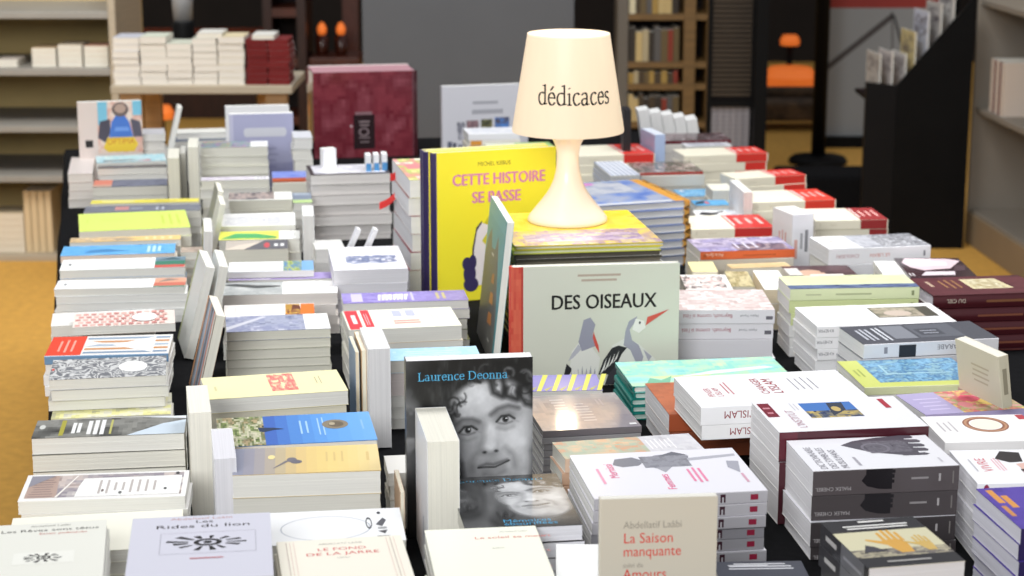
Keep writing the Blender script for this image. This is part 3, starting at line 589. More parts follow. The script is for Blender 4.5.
# ---- centre
def portrait(crop=(0, 0, 1, 1), nx=120, ny=172):
    """a grey halftone portrait: soft ellipses and strokes on a grid, printed on the cover"""
    u0, v0, u1, v1 = crop
    U, V = np.meshgrid(np.linspace(u0, u1, nx), np.linspace(v0, v1, ny)); V = 1-V      # V from the top
    A = 1.45
    def el(cu, cv, ru, rv, soft=.25, ang=0):
        a = math.radians(ang); x = (U-cu); y = (V-cv)*A
        X = (x*math.cos(a)+y*math.sin(a))/ru; Y = (-x*math.sin(a)+y*math.cos(a))/(rv*A)
        d = np.sqrt(X*X+Y*Y); return np.clip((1+soft-d)/(2*soft), 0, 1)**1.3
    def stroke(pts, w, soft=.5):
        m = np.zeros_like(U)
        for (a, b) in zip(pts, pts[1:]):
            ax, ay, bx, by = a[0], a[1]*A, b[0], b[1]*A; dx, dy = bx-ax, by-ay
            t = np.clip(((U-ax)*dx+(V*A-ay)*dy)/(dx*dx+dy*dy+1e-9), 0, 1)
            d = np.hypot(U-ax-t*dx, V*A-ay-t*dy); m = np.maximum(m, np.clip((w*(1+soft)-d)/(2*w*soft), 0, 1))
        return m
    I = np.full_like(U, .16)
    def mix(m, c, k=1.0):
        nonlocal I; I = I*(1-m*k)+c*m*k
    nz = vnoise(nx, ny, 7, 10, 5); nz2 = vnoise(nx, ny, 16, 20, 8); nz3 = vnoise(nx, ny, 22, 9, 12)
    mix(el(.0, .30, .17, .30, .5), .50, .9); mix(np.clip((nz-.4)*4, 0, 1)*el(.03, .30, .22, .32, .4), .22, .8)      # mottled ground behind
    hair = np.clip(el(.40, .13, .42, .18, .25)+el(.28, .36, .15, .26, .3)+el(.90, .15, .28, .18, .25), 0, 1)
    mix(hair, .09); mix(hair*np.clip((nz3-.5)*3, 0, 1), .28, .55)
    face = np.clip(np.maximum(np.maximum(el(.70, .40, .335, .29, .09, 6), el(.72, .60, .285, .24, .12)), el(.62, .25, .25, .125, .16)), 0, 1)
    mix(face, .70)
    mix(el(.57, .21, .17, .085, .6)*face, .84, .9); mix(el(.86, .47, .13, .10, .7)*face, .84, .85); mix(el(.54, .50, .09, .09, .7)*face, .80, .8)
    mix(el(.665, .42, .045, .10, .6, 6)*face, .86, .8); mix(el(.72, .71, .10, .05, .6)*face, .80, .6)
    mix(el(.375, .45, .055, .24, .7)*face, .34, .7); mix(el(1.01, .52, .05, .3, .7)*face, .42, .6)
    mix(el(.495, .378, .105, .045, .6, -6), .44, .75); mix(el(.78, .325, .12, .046, .6, -10), .46, .75)
    mix(stroke([(.385, .365), (.44, .338), (.52, .338), (.575, .355)], .017, .95), .30, .75)
    mix(stroke([(.67, .315), (.73, .283), (.81, .268), (.89, .282)], .017, .95), .30, .75)
    for (cu, cv, a) in ((.485, .400, -5), (.785, .345, -9)):
        mix(el(cu, cv, .058, .019, .35, a), .72); mix(el(cu, cv-.001, .025, .018, .3), .10); mix(el(cu+.008, cv-.006, .007, .005, .4), .95)
        mix(stroke([(cu-.07, cv+.012), (cu-.03, cv-.019), (cu+.03, cv-.022), (cu+.072, cv-.003)], .0085, .8), .10, .9)
        mix(stroke([(cu-.055, cv+.02), (cu, cv+.026), (cu+.055, cv+.014)], .007, .9), .36, .6)
        mix(stroke([(cu-.065, cv+.047), (cu, cv+.058), (cu+.065, cv+.042)], .014, .95), .54, .55)
        mix(stroke([(cu+.075, cv+.006), (cu+.105, cv+.016)], .006, .95), .5, .4)
    mix(stroke([(.605, .38), (.595, .45), (.575, .50), (.59, .525)], .026, .98), .52, .55)
    mix(el(.66, .53, .075, .024, .6), .50, .55); mix(el(.665, .497, .042, .026, .6), .94, .8)
    mix(el(.618, .530, .017, .008, .6), .2); mix(el(.712, .524, .017, .008, .6), .22)
    mix(stroke([(.55, .535), (.515, .58), (.52, .63)], .022, .98), .52, .5); mix(stroke([(.785, .51), (.845, .55), (.865, .61)], .022, .98), .5, .55)
    mix(stroke([(.575, .612), (.63, .598), (.69, .602), (.80, .578)], .012, .95), .40, .8)
    mix(stroke([(.565, .617), (.63, .616), (.70, .618), (.815, .582)], .0065, .8), .14, .9); mix(stroke([(.61, .63), (.69, .636), (.78, .612)], .014, .95), .62, .7)
    mix(stroke([(.62, .655), (.70, .664), (.78, .64)], .018, .98), .5, .6)
    r = random.Random(9)
    for k in range(46):                                   # loose grey curls round the face
        a = r.uniform(0, 1); cx = .33+.7*a; cy = (.07+.12*abs(a-.25) if a > .35 else .12+.5*(.35-a)); cy += r.uniform(-.05, .07)
        rad = r.uniform(.02, .055); t0 = r.uniform(0, 6.3); pts = [(cx+rad*math.cos(t0+q*.5), cy+rad*.75*math.sin(t0+q*.5)) for q in range(6)]
        if not (.45 < cx < .68 and cy > .15): mix(stroke(pts, r.uniform(.006, .012), .9), r.choice((.06, .08, .30, .42)), .65)
    for pts in (((.66, .1), (.69, .19), (.76, .215), (.79, .17)), ((.76, .1), (.79, .21), (.88, .235), (.9, .16)), ((.88, .19), (.95, .26), (1., .27))):
        mix(stroke(pts, .022, .9), .10, .85)
    mix(el(.55, .98, .6, .13, .2), .10); mix(el(.74, .86, .16, .07, .6), .42, .8); mix(el(.12, .82, .18, .2, .4), .10)
    I *= .93+.14*nz2
    g = np.clip(I, 0, 1)
    return np.stack([g**2.1*.92, g**2.1*.92, g**2.1*.93], -1)
DEONNA = lambda dx=0: [NB('Laurence Deonna', .095+dx, .887, .0172, '#58b4dd', .085, .034, .98), T('Mémoires', .34, .10, .016, '#3f9cc8'), T('ébouriffées', .34, .045, .016, '#3f9cc8')]
D('portrait cover seen flat', (_, (588, 531.5), (446, 477.5), (557, 473)), .10, [
  B(.022, '#131314', 'portrait paperback lying flat with a lamp gleam across it', [IMG(lambda: portrait(nx=90, ny=130)), DEONNA(-.06)], gl=.1, coat=.6, page='#c9c8d6', spine='#1a1a1c'),
  B(.022, '#2a2a30', 'x', page='#c9c8d6', cn='dark'), B(.022, '#2a2a30', 'x', page='#c9c8d6', cn='dark')], sp='L', d=.215)
D('glossy grey cover with white print', (_, (649.5, 434), (520, 396), (615, 392.5)), .10, [
  B(.011, '#8d878d', 'glossy mauve grey paperback with faint white print before the bird book', [
    N(0, 0, 1, 1, ['#878087', '#a39a9a', '#8f888f', '#a9a4a6'], 4, 4, 7, 22, 14), LN(.25, .5, .42, .9, 5, '#c9c4c6', 3, .3, False), LN(.46, .2, .62, .75, 7, '#cfcbce', 5, .3, False), R(.9, .06, .97, .1, '#f0f0f0'), LN(.72, .6, .8, .85, 2, '#a9a1a6', 3)], gl=.12, coat=.6, spine='#6b666b', page='#8d8a88'),
  ] + [B(.011, '#8a888a', 'x', page='#b5b2ae', cn='grey', gl=.2) for i in range(7)], sp='F', d=.19)
D('violet cover with yellow stripes', (_, (606, 395), (522, 375), (597, 373.5)), .10, [
  B(.012, '#8f86c2', 'violet booklet with slanted yellow stripes at the foot of the bird book', [
    *[P([(.12+.2*i, 0), (.18+.2*i, 0), (.34+.2*i, 1), (.27+.2*i, 1)], '#d6d25a') for i in range(5)], *[P([(.03+.2*i, .1), (.05+.2*i, 0), (.16+.2*i, .3)], '#b6b25e') for i in range(5)]], kind='booklet', gl=.25), B(.03, '#a9a59c', 'x', kind='booklet')], d=.1)
D('teal picture albums', (_, _, (614, 362), (772, 356)), .06, [
  B(.012, '#8fd0c8', 'teal and lime painted album topping the teal pile', [
    N(0, 0, 1, 1, ['#7fcac8', '#a0d8cc', '#b3d8b4', '#86cdc2', '#c6dcae'], 5, 4, 3, 34, 16), P([(.12, .35), (.5, .4), (.62, .55), (.5, .3), (.2, .25)], '#c8dca0'), P([(.3, .3), (.55, .5), (.9, .62), (.95, .55), (.6, .4)], '#e2efe6'), P([(.1, .1), (.14, .3), (.2, .2), (.28, .35), (.24, .1)], '#6fae90')],
    spine='#0f7a70', hard=True, kind='picture_book', gl=.25)] + [B(.012, '#12857a', 'x', spine='#0f7a70', page='#9fc6bc', hard=True, kind='picture_book', cn='teal') for i in range(7)], sp='L', d=.16, noun='picture book')
D('rust brown cover with white print', ((668.6, 415), (700, 413), (644, 383), _), .076, [
  B(.03, '#a5502f', 'rust brown paperback wedged before the teal pile', [N(0, 0, 1, 1, ['#8f4426', '#b5613a', '#9c4c2c'], 3, 4, 8, 12, 14), LN(.55, .2, .8, .6, 3, '#d9b8a8', 3, .4, False)], page='#d6d4da'), B(.03, '#8c4a30', 'x', page='#d6d4da', cn='brown')], sp='F', w=.17)
D('orange watercolour cover', ((567, 458.5), _, (548, 441.5), (692, 434)), .10, [
  B(.022, '#d6b89f', 'orange and sage watercolour paperback behind the sketched dancer book', [
    N(0, 0, .68, 1, ['#c9906a', '#d9b896', '#a9b8a4', '#d29a78', '#c4c2ac'], 5, 3, 5, 30, 12), N(.62, 0, 1, 1, ['#b9b6bc', '#d3d1d4', '#c4c2c8'], 4, 3, 6, 16, 12), LN(.64, .1, .84, .9, 6, '#efecec', 4, .25)], page='#d3cfbe'), B(.022, '#c9a58a', 'x', page='#d3cfbe', cn='tan')], sp='F', w=.215)
D('white cover with sketched dancer', ((594.5, 499.5), (767, 490.8), (567, 455.8), (735, 445.5)), .115, [
  B(.0172, '#e6e4ea', 'white paperback with pink sideways lettering and a grey sketched figure', [
    P([(.22, .72), (.25, .85), (.36, .88), (.42, .78), (.37, .68), (.27, .66)], '#84848c'), P([(.38, .78), (.5, .9), (.62, .93), (.7, .86), (.68, .72), (.56, .62), (.46, .6)], '#8d8d96'), P([(.45, .64), (.5, .5), (.56, .62)], '#a3a3aa'),
    P([(.66, .8), (.98, .86), (.98, .81), (.68, .74)], '#b2b2ba'), P([(.5, .86), (.62, .97), (.7, .88)], '#6f6f78'), P([(.93, .42), (.97, .68), (.9, .7), (.88, .55)], '#a6a6b0'), N(.40, .62, .68, .88, ['#77777f', '#96969e', '#83838c'], 5, 4, 2, 16, 12),
    T('Mernissi', .215, .42, .0185, '#e8508a', 90), T('Femmes', .50, .12, .0175, '#e8508a', 90, 1.1), LN(.62, .2, .72, .62, 3, '#e88aac', 3, .45), LN(.10, .3, .12, .65, 1, '#e8a0ba', 2, .8), LN(.92, .2, .94, .4, 1, '#d6a6b8', 2, .8)],
    [R(.725, .15, .755, .85, '#3c1e2a'), R(.735, .15, .745, .6, '#b3b0b4'), R(.90, .28, .945, .75, '#8e1f3a'), R(.0, .1, .62, .12, '#c9c6cc')], spine='#b3b0b4', page='#d8d6d2', gl=.22),
  ] + [B(.0172, '#dedce2', 'x', [], [R(.725, .15, .755, .85, '#3c1e2a'), R(.735, .15, .745, .6, '#b3b0b4'), R(.90, .28, .945, .75, '#8e1f3a')], spine=('#b3b0b4', '#a9a6aa', '#8f8d92', '#99979b', '#a3a1a5', '#98969a')[i], page='#d8d6d2', cn='white') for i in range(6)], sp='F')
D('white essay cover with red capitals', ((701.6, 407), _, (671, 376), (836, 370.5)), .131, [
  B(.03, '#f0eff0', 'white paperback with dark red sideways capitals beside the teal pile', [
    T('PENSER', .14, .30, .0145, '#b5474f', 90), T('L’ISLAM', .19, .30, .0145, '#b5474f', 90), LN(.22, .3, .27, .8, 2, '#c98a8e', 3, .4), T('CHANGER', .47, .32, .0185, '#a32734', 90, 1.0), T('L’ISLAM', .55, .32, .0235, '#a32734', 90, 1.05), LN(.64, .3, .80, .88, 4, '#8a8890', 4, .15)],
    [T('CHANGER L’ISLAM', .60, .72, .0168, '#8e2430', 180, .9)], page='#dcdadb', gl=.2),
  B(.024, '#efeeee', 'x', [], [T('CHANGER L’ISLAM', .60, .74, .0158, '#8e2430', 180, .9)], page='#dcdadb', cn='white')], sp='F', z0=.077)
D('pile of yellow picture albums under the lamp', ((514.5, 246.5), (664, 241.5), _, (628, 209.5)), .21, [
  B(.0085, '#d9c23c', 'yellow hardback picture book on which the white table lamp stands', [
    N(0, 0, 1, .62, ['#b9a2b0', '#d9c890', '#a98fa0', '#e2c86a', '#cbb6b8'], 8, 4, 4, 44, 16), N(0, .42, 1, 1, ['#f0d93a', '#e8cf3c', '#f2de5a', '#d9b04a'], 6, 4, 6, 36, 12), N(.1, .1, .9, .32, ['#a890b6', '#cdbcc8', '#9c86a8', '#d9cfa0'], 7, 3, 9, 30, 8)],
    spine='#b5a436', page='#d9d2a0', hard=True, kind='picture_book', gl=.2),
  B(.009, '#c9cf46', 'x', spine='#b9c43e', page='#cfd08a', hard=True, kind='picture_book', cn='lime')] + [B(.0115, '#3b372c', 'x', spine='#2c2a22', page=('#57524a', '#6e685c')[i % 2], hard=True, kind='picture_book', cn='dark') for i in range(14)], sp='L', noun='picture book')

# ---- right half, spines to the viewer
D('pinkish photo cover above red lettered spines', ((650, 311.5), (775, 309), _, (764, 289)), .115, [
  B(.027, '#cdbcb8', 'pinkish ruin photo paperback on top of the red lettered spines', [N(0, 0, 1, 1, ['#a9928e', '#d9cfcc', '#c4aeaa', '#e6dedb', '#b59f9c'], 6, 4, 7, 30, 14)],
    [T('Beyrouth, comme si l’été', .66, .70, .0112, '#a4485a', 180, .82), T('Hyam Yared', .87, .66, .0068, '#77747c', 180), R(.93, .3, .985, .55, '#6b6870')], spine='#e3e0e4', page='#d9d6d8'),
  B(.03, '#e6e4e6', 'x', [], [T('Beyrouth, comme si l’été', .66, .70, .0112, '#a4485a', 180, .82), T('Hyam Yared', .87, .66, .0068, '#77747c', 180), R(.93, .3, .985, .55, '#6b6870')], spine='#e3e0e4', cn='white'),
  B(.036, '#d9d6da', 'x', page='#cfccd2', cn='white'), B(.03, '#d9d6da', 'x', page='#cfccd2', cn='white')], sp='F')
D('pale green cover with navy stripe', ((792, 289.5), (918, 287), (775, 276), (907, 273)), .134, [
  B(.0235, '#d9deb4', 'pale green paperback with a navy picture stripe along the spine', [N(0, 0, 1, .28, ['#3a4a78', '#6a7a9c', '#2e3c66', '#8a9ab0'], 6, 2, 5, 30, 4), N(.05, .4, .95, .95, ['#d9deb4', '#cfd6a8', '#dfe4c0'], 4, 3, 3, 20, 8)],
    [LN(.28, .35, .7, .6, 1, '#a9b08a', 3, .6, False), R(.12, .42, .24, .55, '#b3b994'), R(.94, .3, .96, .7, '#7d865e')], spine='#d3dbb0', page='#dcdadc'),
  B(.024, '#d3dbb0', 'x', [], [R(.94, .3, .96, .7, '#7d865e')], spine='#c9d29a', page='#d6d4d8', cn='pale green'), B(.024, '#d3dbb0', 'x', spine='#c9d29a', page='#d6d4d8', cn='pale green')] + [B(.024, '#dad9d8', 'x', page='#d6d4d8', cn='white')]*2, sp='F')
D('white cover with framed dark photo', ((817, 327.5), (957, 321.5), (793.5, 307), (931, 301.5)), .11, [
  B(.0215, '#efeded', 'white paperback with a framed dark photo of pale cloth', [
    P([(.50, .32), (.94, .32), (.94, .84), (.50, .84)], '#4c4a40'), N(.51, .34, .84, .82, ['#55584a', '#8a8270', '#b8aa98', '#6b6856'], 4, 3, 3, 18, 10), E(.67, .52, .1, .14, '#c4b3a6'), LN(.1, .3, .22, .8, 3, '#dcc4c8', 3, .3), LN(.26, .25, .4, .8, 4, '#d9d6d6', 4, .25)],
    [T('KHEMIR', .12, .72, .0085, '#77747a', 180)], page='#dddbdf'),
  B(.0215, '#ecebeb', 'x', [], [T('KHEMIR', .12, .72, .0085, '#77747a', 180)], page='#dddbdf', cn='white'), B(.0215, '#ecebeb', 'x', [], [T('KHEMIR', .12, .72, .0085, '#77747a', 180)], page='#dddbdf', cn='white'), B(.022, '#e9e8e8', 'x', page='#dddbdf', cn='white'), B(.022, '#e9e8e8', 'x', page='#dddbdf', cn='white')], sp='F')
D('charcoal cover with white spine', ((862.5, 346), (1000, 337.5), (839, 326.5), (970, 320)), .12, [
  B(.026, '#4c4e56', 'charcoal poetry paperback with a pale lettered spine', [
    R(.28, .22, .45, .92, '#7f828a'), R(.47, .22, .80, .92, '#5d6068'), R(.50, .35, .68, .7, '#474a52'), LN(.06, .1, .17, .9, 3, '#b5b8c0', 3, .5), LN(.19, .1, .26, .9, 2, '#c9ccd2', 5, .5), LN(.52, .4, .66, .66, 2, '#9a9da6', 5, .3, False)],
    [T('POÉSIE ARABE', .86, .75, .0125, '#6d6a6e', 180, 1.0), R(.26, .0, .385, .85, '#26262a'), R(.15, .3, .175, .75, '#8d8a90')], spine='#dcdadc', page='#dddbdf'), B(.026, '#7d7f86', 'x', spine='#cfcdd0', page='#d6d4d9', cn='grey')], sp='F')
D('lime cover with blue tile panel', ((867, 390), (981, 382.5), (833, 360.5), (956, 356.5)), .092, [
  B(.014, '#c6cc6c', 'lime paperback with a mottled blue tile panel', [
    N(.17, .16, 1.0, 1, ['#4f84b0', '#7fb0cc', '#3f729e', '#8fb4bc', '#5a94bc'], 14, 10, 7, 40, 26), R(.3, .45, .86, .48, '#9cc0cc'), R(.3, .48, .32, .8, '#9cc0cc'), R(.5, .55, .8, .58, '#88b0c0'), LN(.04, .35, .12, .7, 2, '#9ba650', 3, .4)], [R(.78, .2, .84, .7, '#c9a59a')], spine='#cdd0a6', page='#d6d3c8'), B(.03, '#dcd9d6', 'x', page='#d3d0d3', cn='white')], sp='F')
D('lilac cover with painted flowers', ((921, 414.5), (1032, 409), (899, 396), (990, 386)), .085, [
  B(.015, '#b3a7cc', 'lilac paperback with pink, yellow and green painted flowers', [
    R(0, 0, .42, 1, '#ada3c9'), N(.38, 0, 1, 1, ['#d66a7a', '#e0c874', '#c9566a', '#a9b070', '#e6a0a4', '#d9b090'], 5, 5, 11, 30, 16), E(.62, .62, .1, .16, '#d9596e'), E(.74, .4, .09, .14, '#dfc268'), E(.5, .35, .07, .12, '#e08a92'), LN(.06, .15, .36, .8, 4, '#c9c0de', 3, .3, False)], page='#d3d0d3'), B(.028, '#d3ccd6', 'x', cn='pale')], sp='F')
D('white cover with brown oval wreath', ((943, 445), (1052, 438), (920.5, 415.5), _), .10, [
  B(.02, '#f1eeec', 'white paperback with a brown oval wreath ring', [
    RING(.55, .64, .215, .30, .28, '#8a5540'), RING(.55, .64, .2, .28, .12, '#b98a6c'), E(.55, .64, .14, .19, '#f3ecd6'), R(.92, .8, 1, .98, '#b5404a'), LN(.08, .3, .25, .85, 3, '#b9b4b8', 4, .3)], page='#cfccd2'), B(.025, '#dedbdd', 'x', page='#cbc8ce', cn='white'), B(.024, '#dedbdd', 'x', page='#cbc8ce', cn='white')], sp='F')
D('white cover with blue city photo', ((779, 432), (929, 428), (750, 404), (895, 392)), .141, [
  B(.045, '#eeedf0', 'white paperback with a small blue city photo and dark red spine end', [
    P([(.30, .40), (.66, .40), (.66, .88), (.30, .88)], '#4a79be'), N(.30, .40, .66, .62, ['#2c3c66', '#57606c', '#c9b26a', '#2a3454'], 6, 3, 3, 20, 6), P([(.46, .45), (.58, .62), (.60, .86), (.49, .86)], '#3a4150'), E(.52, .66, .03, .08, '#c9b070'),
    R(.02, .48, .10, .92, '#7d2434'), LN(.03, .55, .09, .85, 2, '#c98a94', 3, .3, False), T('L’INSTITUT', .215, .12, .0175, '#b9909a', 90, 1.0), LN(.23, .6, .28, .95, 2, '#c9c6cc', 4, .3), R(.86, .62, .90, .92, '#b03a48')],
    [R(0, .1, .12, 1, '#5e1f2c')], spine='#4a1c26', page='#dfdde2', gl=.2),
  B(.045, '#e9e8eb', 'x', spine='#4a1c26', page='#dddbe0', cn='white'), B(.045, '#e9e8eb', 'x', spine='#4a1c26', page='#dddbe0', cn='white')], sp='F')
def hand(u0, v0, su, sv, c):
    """a dark palm with fingers pointing to u+"""
    q = lambda pts: P([(u0+su*x, v0+sv*y) for x, y in pts], c)
    return [q([(0, .62), (.18, .8), (.5, .93), (.82, 1), (.84, .12), (.6, .06), (.3, .22), (.12, .45)]), q([(.8, 1), (.93, .98), (.96, .9), (.93, .84), (.8, .82)]), q([(.8, .80), (.97, .77), (1, .69), (.97, .62), (.8, .62)]),
            q([(.8, .59), (.97, .56), (1, .48), (.97, .41), (.8, .41)]), q([(.8, .38), (.96, .35), (.99, .27), (.96, .20), (.8, .20)]), q([(.6, .1), (.9, .13), (.95, .07), (.9, .01), (.62, .02)])]
DS = [T('MALEK CHEBEL', .262, .34, .0078, '#a9a4a4', 180, .95), [P([(.33, .55), (.36, .8), (.36, 1), (.54, 1), (.54, .18), (.5, .18), (.45, .2), (.37, .32)], '#221f22')], R(.535, .82, .56, .95, '#221f22'), R(.535, .62, .555, .78, '#221f22'), R(.535, .42, .555, .56, '#221f22'),
      LN(.64, .5, .82, .62, 1, '#8f8a8a', 3, .7, False), R(.86, .42, .875, .72, '#a9a4a4'), R(.955, .3, .965, .8, '#77726f')]
D('dictionary with dark hand', ((813, 471.5), (961, 465.8), (784, 439.5), _), .13, [
  B(.0365, '#e9e8ec', 'thick white dictionary with a large dark hand and dark grey spine', [
    hand(.34, .36, .58, .66, '#57535c'), N(.50, .48, .80, .86, ['#5d5962', '#6d6972', '#514d56'], 8, 6, 5, 18, 10), RING(.56, .64, .1, .16, .2, '#77727c'),
    T('DICTIONNAIRE', .115, .06, .0148, '#8d8a92', 90, .95), T('DES SYMBOLES', .19, .06, .0148, '#8d8a92', 90, .95), T('MUSULMANS', .265, .06, .0148, '#8d8a92', 90, .95), LN(.33, .05, .37, .45, 1, '#a9a6ae', 3, .5), LN(.9, .1, .93, .3, 1, '#c9c6cc', 3, .5)],
    DS, spine='#564f50', page='#dcdae2', gl=.2)] + [B(.0365, '#e2e1e6', 'x', [], DS, spine=('#4a4445', '#3b3637', '#3b3637')[i], page='#d6d4dc', cn='white', kind='paperback') for i in range(3)], sp='F', d=.145)
D('white cover with red word VIVRE', ((976, 485), (1072, 481), (949, 450), _), .115, [
  B(.024, '#efeef0', 'white paperback with red sideways capitals and a dark haired figure', [
    T('VIVRE', .30, .34, .021, '#c8334a', 90, 1.1), LN(.36, .3, .46, .8, 3, '#df9aa4', 3, .35), P([(.42, .72), (.55, .95), (.75, .9), (.7, .62), (.55, .6)], '#2b2526'), P([(.6, .55), (.75, .6), (.95, .5), (.8, .3), (.62, .4)], '#dfb8ac'), N(.6, .1, 1, .4, ['#b5404a', '#3a3030', '#d9a0a0'], 4, 3, 2, 10, 8), LN(.1, .25, .14, .8, 1, '#b9b6bc', 3, .5)],
    [E(.1, .5, .035, .42, '#8e2a4a', 16), R(.3, .4, .9, .6, '#b9b6bc')], page='#cfcdd6'), B(.025, '#dfdee2', 'x', page='#c9c7d0', cn='white'), B(.025, '#dfdee2', 'x', page='#c9c7d0', cn='white'), B(.025, '#dfdee2', 'x', page='#c9c7d0', cn='white')], sp='F', d=.15)
D('purple cover with orange print', ((1021, 529), (1110, 525), (979, 492.5), _), .125, [
  B(.022, '#4f3a9c', 'deep purple paperback with orange sideways print', [N(0, 0, 1, 1, ['#4a3596', '#5a45a8', '#463290'], 4, 3, 3, 14, 10), R(.08, .62, .16, .95, '#d9954a'), R(.18, .5, .26, .8, '#d9954a'), R(.06, .3, .12, .55, '#c98a50')], spine='#2c2252', page='#c6c4d6'),
  ] + [B(.022, '#4f3a9c', 'x', spine='#2c2252', page=('#c6c4d6', '#bcbacd')[i % 2], cn='purple') for i in range(5)], sp='F', d=.16)
def hands_art():
    o = [R(0, .74, 1, 1, '#242326'), R(0, 0, 1, .2, '#242326'), R(0, .2, 1, .74, '#d6d0ae'), N(0, .2, 1, .36, ['#3a3836', '#77706a', '#b9b094', '#4a4644'], 8, 3, 4, 26, 6)]
    for (u, v, s, k) in ((.52, .26, .30, '#d9a54a'), (.80, .27, .2, '#d3b062')):
        o += [P([(u-.1*s, v), (u+.35*s, v), (u+.42*s, v+.7*s), (u+.2*s, v+.95*s), (u-.35*s, v+.9*s), (u-.3*s, v+.5*s)], k)]
        for j, (x, h) in enumerate(((-.34, 1.45), (-.12, 1.62), (.08, 1.6), (.28, 1.42))): o.append(P([(u+x*s, v+.8*s), (u+(x+.15)*s, v+.8*s), (u+(x+.13)*s, v+h*s), (u+(x+.02)*s, v+h*s)], k))
        o.append(P([(u-.3*s, v+.55*s), (u-.9*s, v+.95*s), (u-.85*s, v+1.05*s), (u-.25*s, v+.8*s)], k))
    o += [P([(.12, .3), (.2, .45), (.28, .4), (.36, .3)], '#3f3d44'), LN(.3, .92, .72, .96, 1, '#e8e6e2', 3, .8, False), LN(.12, .78, .9, .88, 2, '#e8e6e2', 5, .55, False), R(.25, .08, .7, .11, '#a9a6a2')]
    return o
D('black pocket book with ochre hands', ((868, 566), (969, 562.5), (818, 521.5), (912, 517.5)), .145, [
  B(.028, '#d9d6c4', 'black and cream pocket book with two ochre raised hands', hands_art(), [R(0, 0, .45, 1, '#242326'), R(.45, 0, .92, 1, '#66666a'), R(.92, 0, 1, 1, '#242326'), LN(.12, .35, .36, .65, 1, '#b9b6b4', 2, .8, False), LN(.5, .3, .88, .6, 1, '#8f8f94', 2, .5, False)], spine='#3a393d', page='#c6c5cc', gl=.2),
  B(.028, '#3a393d', 'x', [], [R(0, 0, .45, 1, '#242326'), R(.45, 0, .92, 1, '#66666a'), LN(.12, .35, .36, .65, 1, '#b9b6b4', 2, .8, False)], spine='#3a393d', page='#c6c5cc', cn='black'), B(.028, '#3a393d', 'x', [], [R(0, 0, .45, 1, '#242326'), R(.45, 0, .92, 1, '#66666a')], spine='#3a393d', page='#c6c5cc', cn='black')], sp='L')

# ---- back right
D('oxblood cover with small gilt picture', ((933, 299), (1046, 291), (907, 278.5), (1021, 272)), .115, [
  B(.0275, '#54232a', 'oxblood hardback with gilt print and a small cream picture', [
    N(0, 0, 1, 1, ['#4f2027', '#5d2a31', '#4a1d24'], 4, 3, 3, 16, 10), P([(.42, .3), (.78, .3), (.74, .85), (.42, .85)], '#cfc39c'), N(.46, .35, .72, .8, ['#d9d2b4', '#a9986c', '#e2dcc4'], 4, 3, 2, 12, 6), LN(.2, .3, .38, .9, 3, '#9c7248', 3, .3), LN(.08, .4, .14, .85, 1, '#b9a08a', 3, .5)],
    [T('DU CIEL', .28, .72, .011, '#d3c6b4', 180, .95), LN(.36, .35, .95, .65, 1, '#7d5236', 3, .6, False)], spine='#4a1a20', page='#b9b2c2', kind='hardcover_book', hard=True)] + [B(.0275, '#4f2027', 'x', [], [LN(.3, .35, .9, .65, 1, '#7d4a36', 3, .5, False)], spine='#4a1a20', page='#b9b2c2', cn='oxblood', hard=True, kind='hardcover_book') for i in range(4)], sp='F', noun='hardback')
D('black cover with pale pink shell shape', ((909.7, 279), (979, 275.5), (893.5, 257.5), _), .078, [
  B(.014, '#37272d', 'black paperback with a pale pink rounded shape', [
    P([(.06, .75), (.16, .98), (.8, .95), (.98, .85), (.72, .45), (.3, .35), (.13, .5)], '#ead2d8'), P([(.2, .75), (.4, .85), (.75, .8), (.72, .6), (.3, .58)], '#f3e6ea'), P([(.18, .08), (.7, .12), (.74, .3), (.3, .28)], '#ecdfe4'), P([(.74, .3), (.92, .35), (.98, .6), (.82, .62)], '#55424a'), LN(.0, .05, .1, .2, 2, '#d9d2d2', 2, .5)], gl=.2, page='#bdb6ba'), B(.028, '#4a3a40', 'x', cn='dark')], sp='F', seed=1)
D('white slip cover before the black pink book', ((888, 281), (910, 280), (868, 257), (893, 255.5)), .085, [
  B(.012, '#f1efec', 'white paperback strip beside the black and pink cover', [LN(.3, .3, .8, .7, 2, '#d9d6d2', 3, .4, False)]), B(.035, '#d9d6ce', 'x')], d=.19)
D('dark brown photo cover', ((788, 279), (862, 276), (784, 268), (846, 262)), .075, [
  B(.02, '#4d3336', 'dark brown paperback with a small portrait photo between the white ones', [E(.35, .35, .2, .3, '#c9a48c'), R(.3, .1, .8, .25, '#e6ddd6'), N(.5, .4, 1, 1, ['#3c2629', '#5d4044', '#472d30'], 3, 3, 2, 10, 8), R(.0, .2, .2, .8, '#d9d6d2')], page='#cfc8bb'), B(.03, '#c9c2b6', 'x')], sp='F')
D('white book with ochre page edge', ((764, 290), (792, 289), (752, 270), _), .085, [
  B(.03, '#efecea', 'white paperback whose ochre side faces the pink photo cover', [LN(.3, .3, .8, .8, 3, '#c9c4c8', 3, .35, False)], page='#dcc187'), B(.03, '#e2ddd6', 'x', page='#d9c08a', cn='ochre edged')], sp='B')
D('olive cover with pale blots', ((731, 287), (756, 286), (724, 271), _), .075, [
  B(.02, '#b3a678', 'olive and tan paperback with pale blots', [N(0, 0, 1, 1, ['#a39668', '#cfc49c', '#8f8358', '#bdb088'], 4, 4, 5, 14, 12)], page='#d3cbb4'), B(.03, '#c9bf9f', 'x')])
D('white cover with pink and black figure', ((684, 291), (736, 289.5), (681, 275), (724, 273.5)), .084, [
  B(.02, '#ece8e4', 'white paperback with pink and black figures behind the pinkish photo stack', [N(0, .1, .9, .9, ['#f3efec', '#d9a8a4', '#ece6e2', '#55403e', '#efe6e2'], 5, 3, 8, 20, 10)], page='#d9d4c6'), B(.03, '#d9d4c6', 'x')])
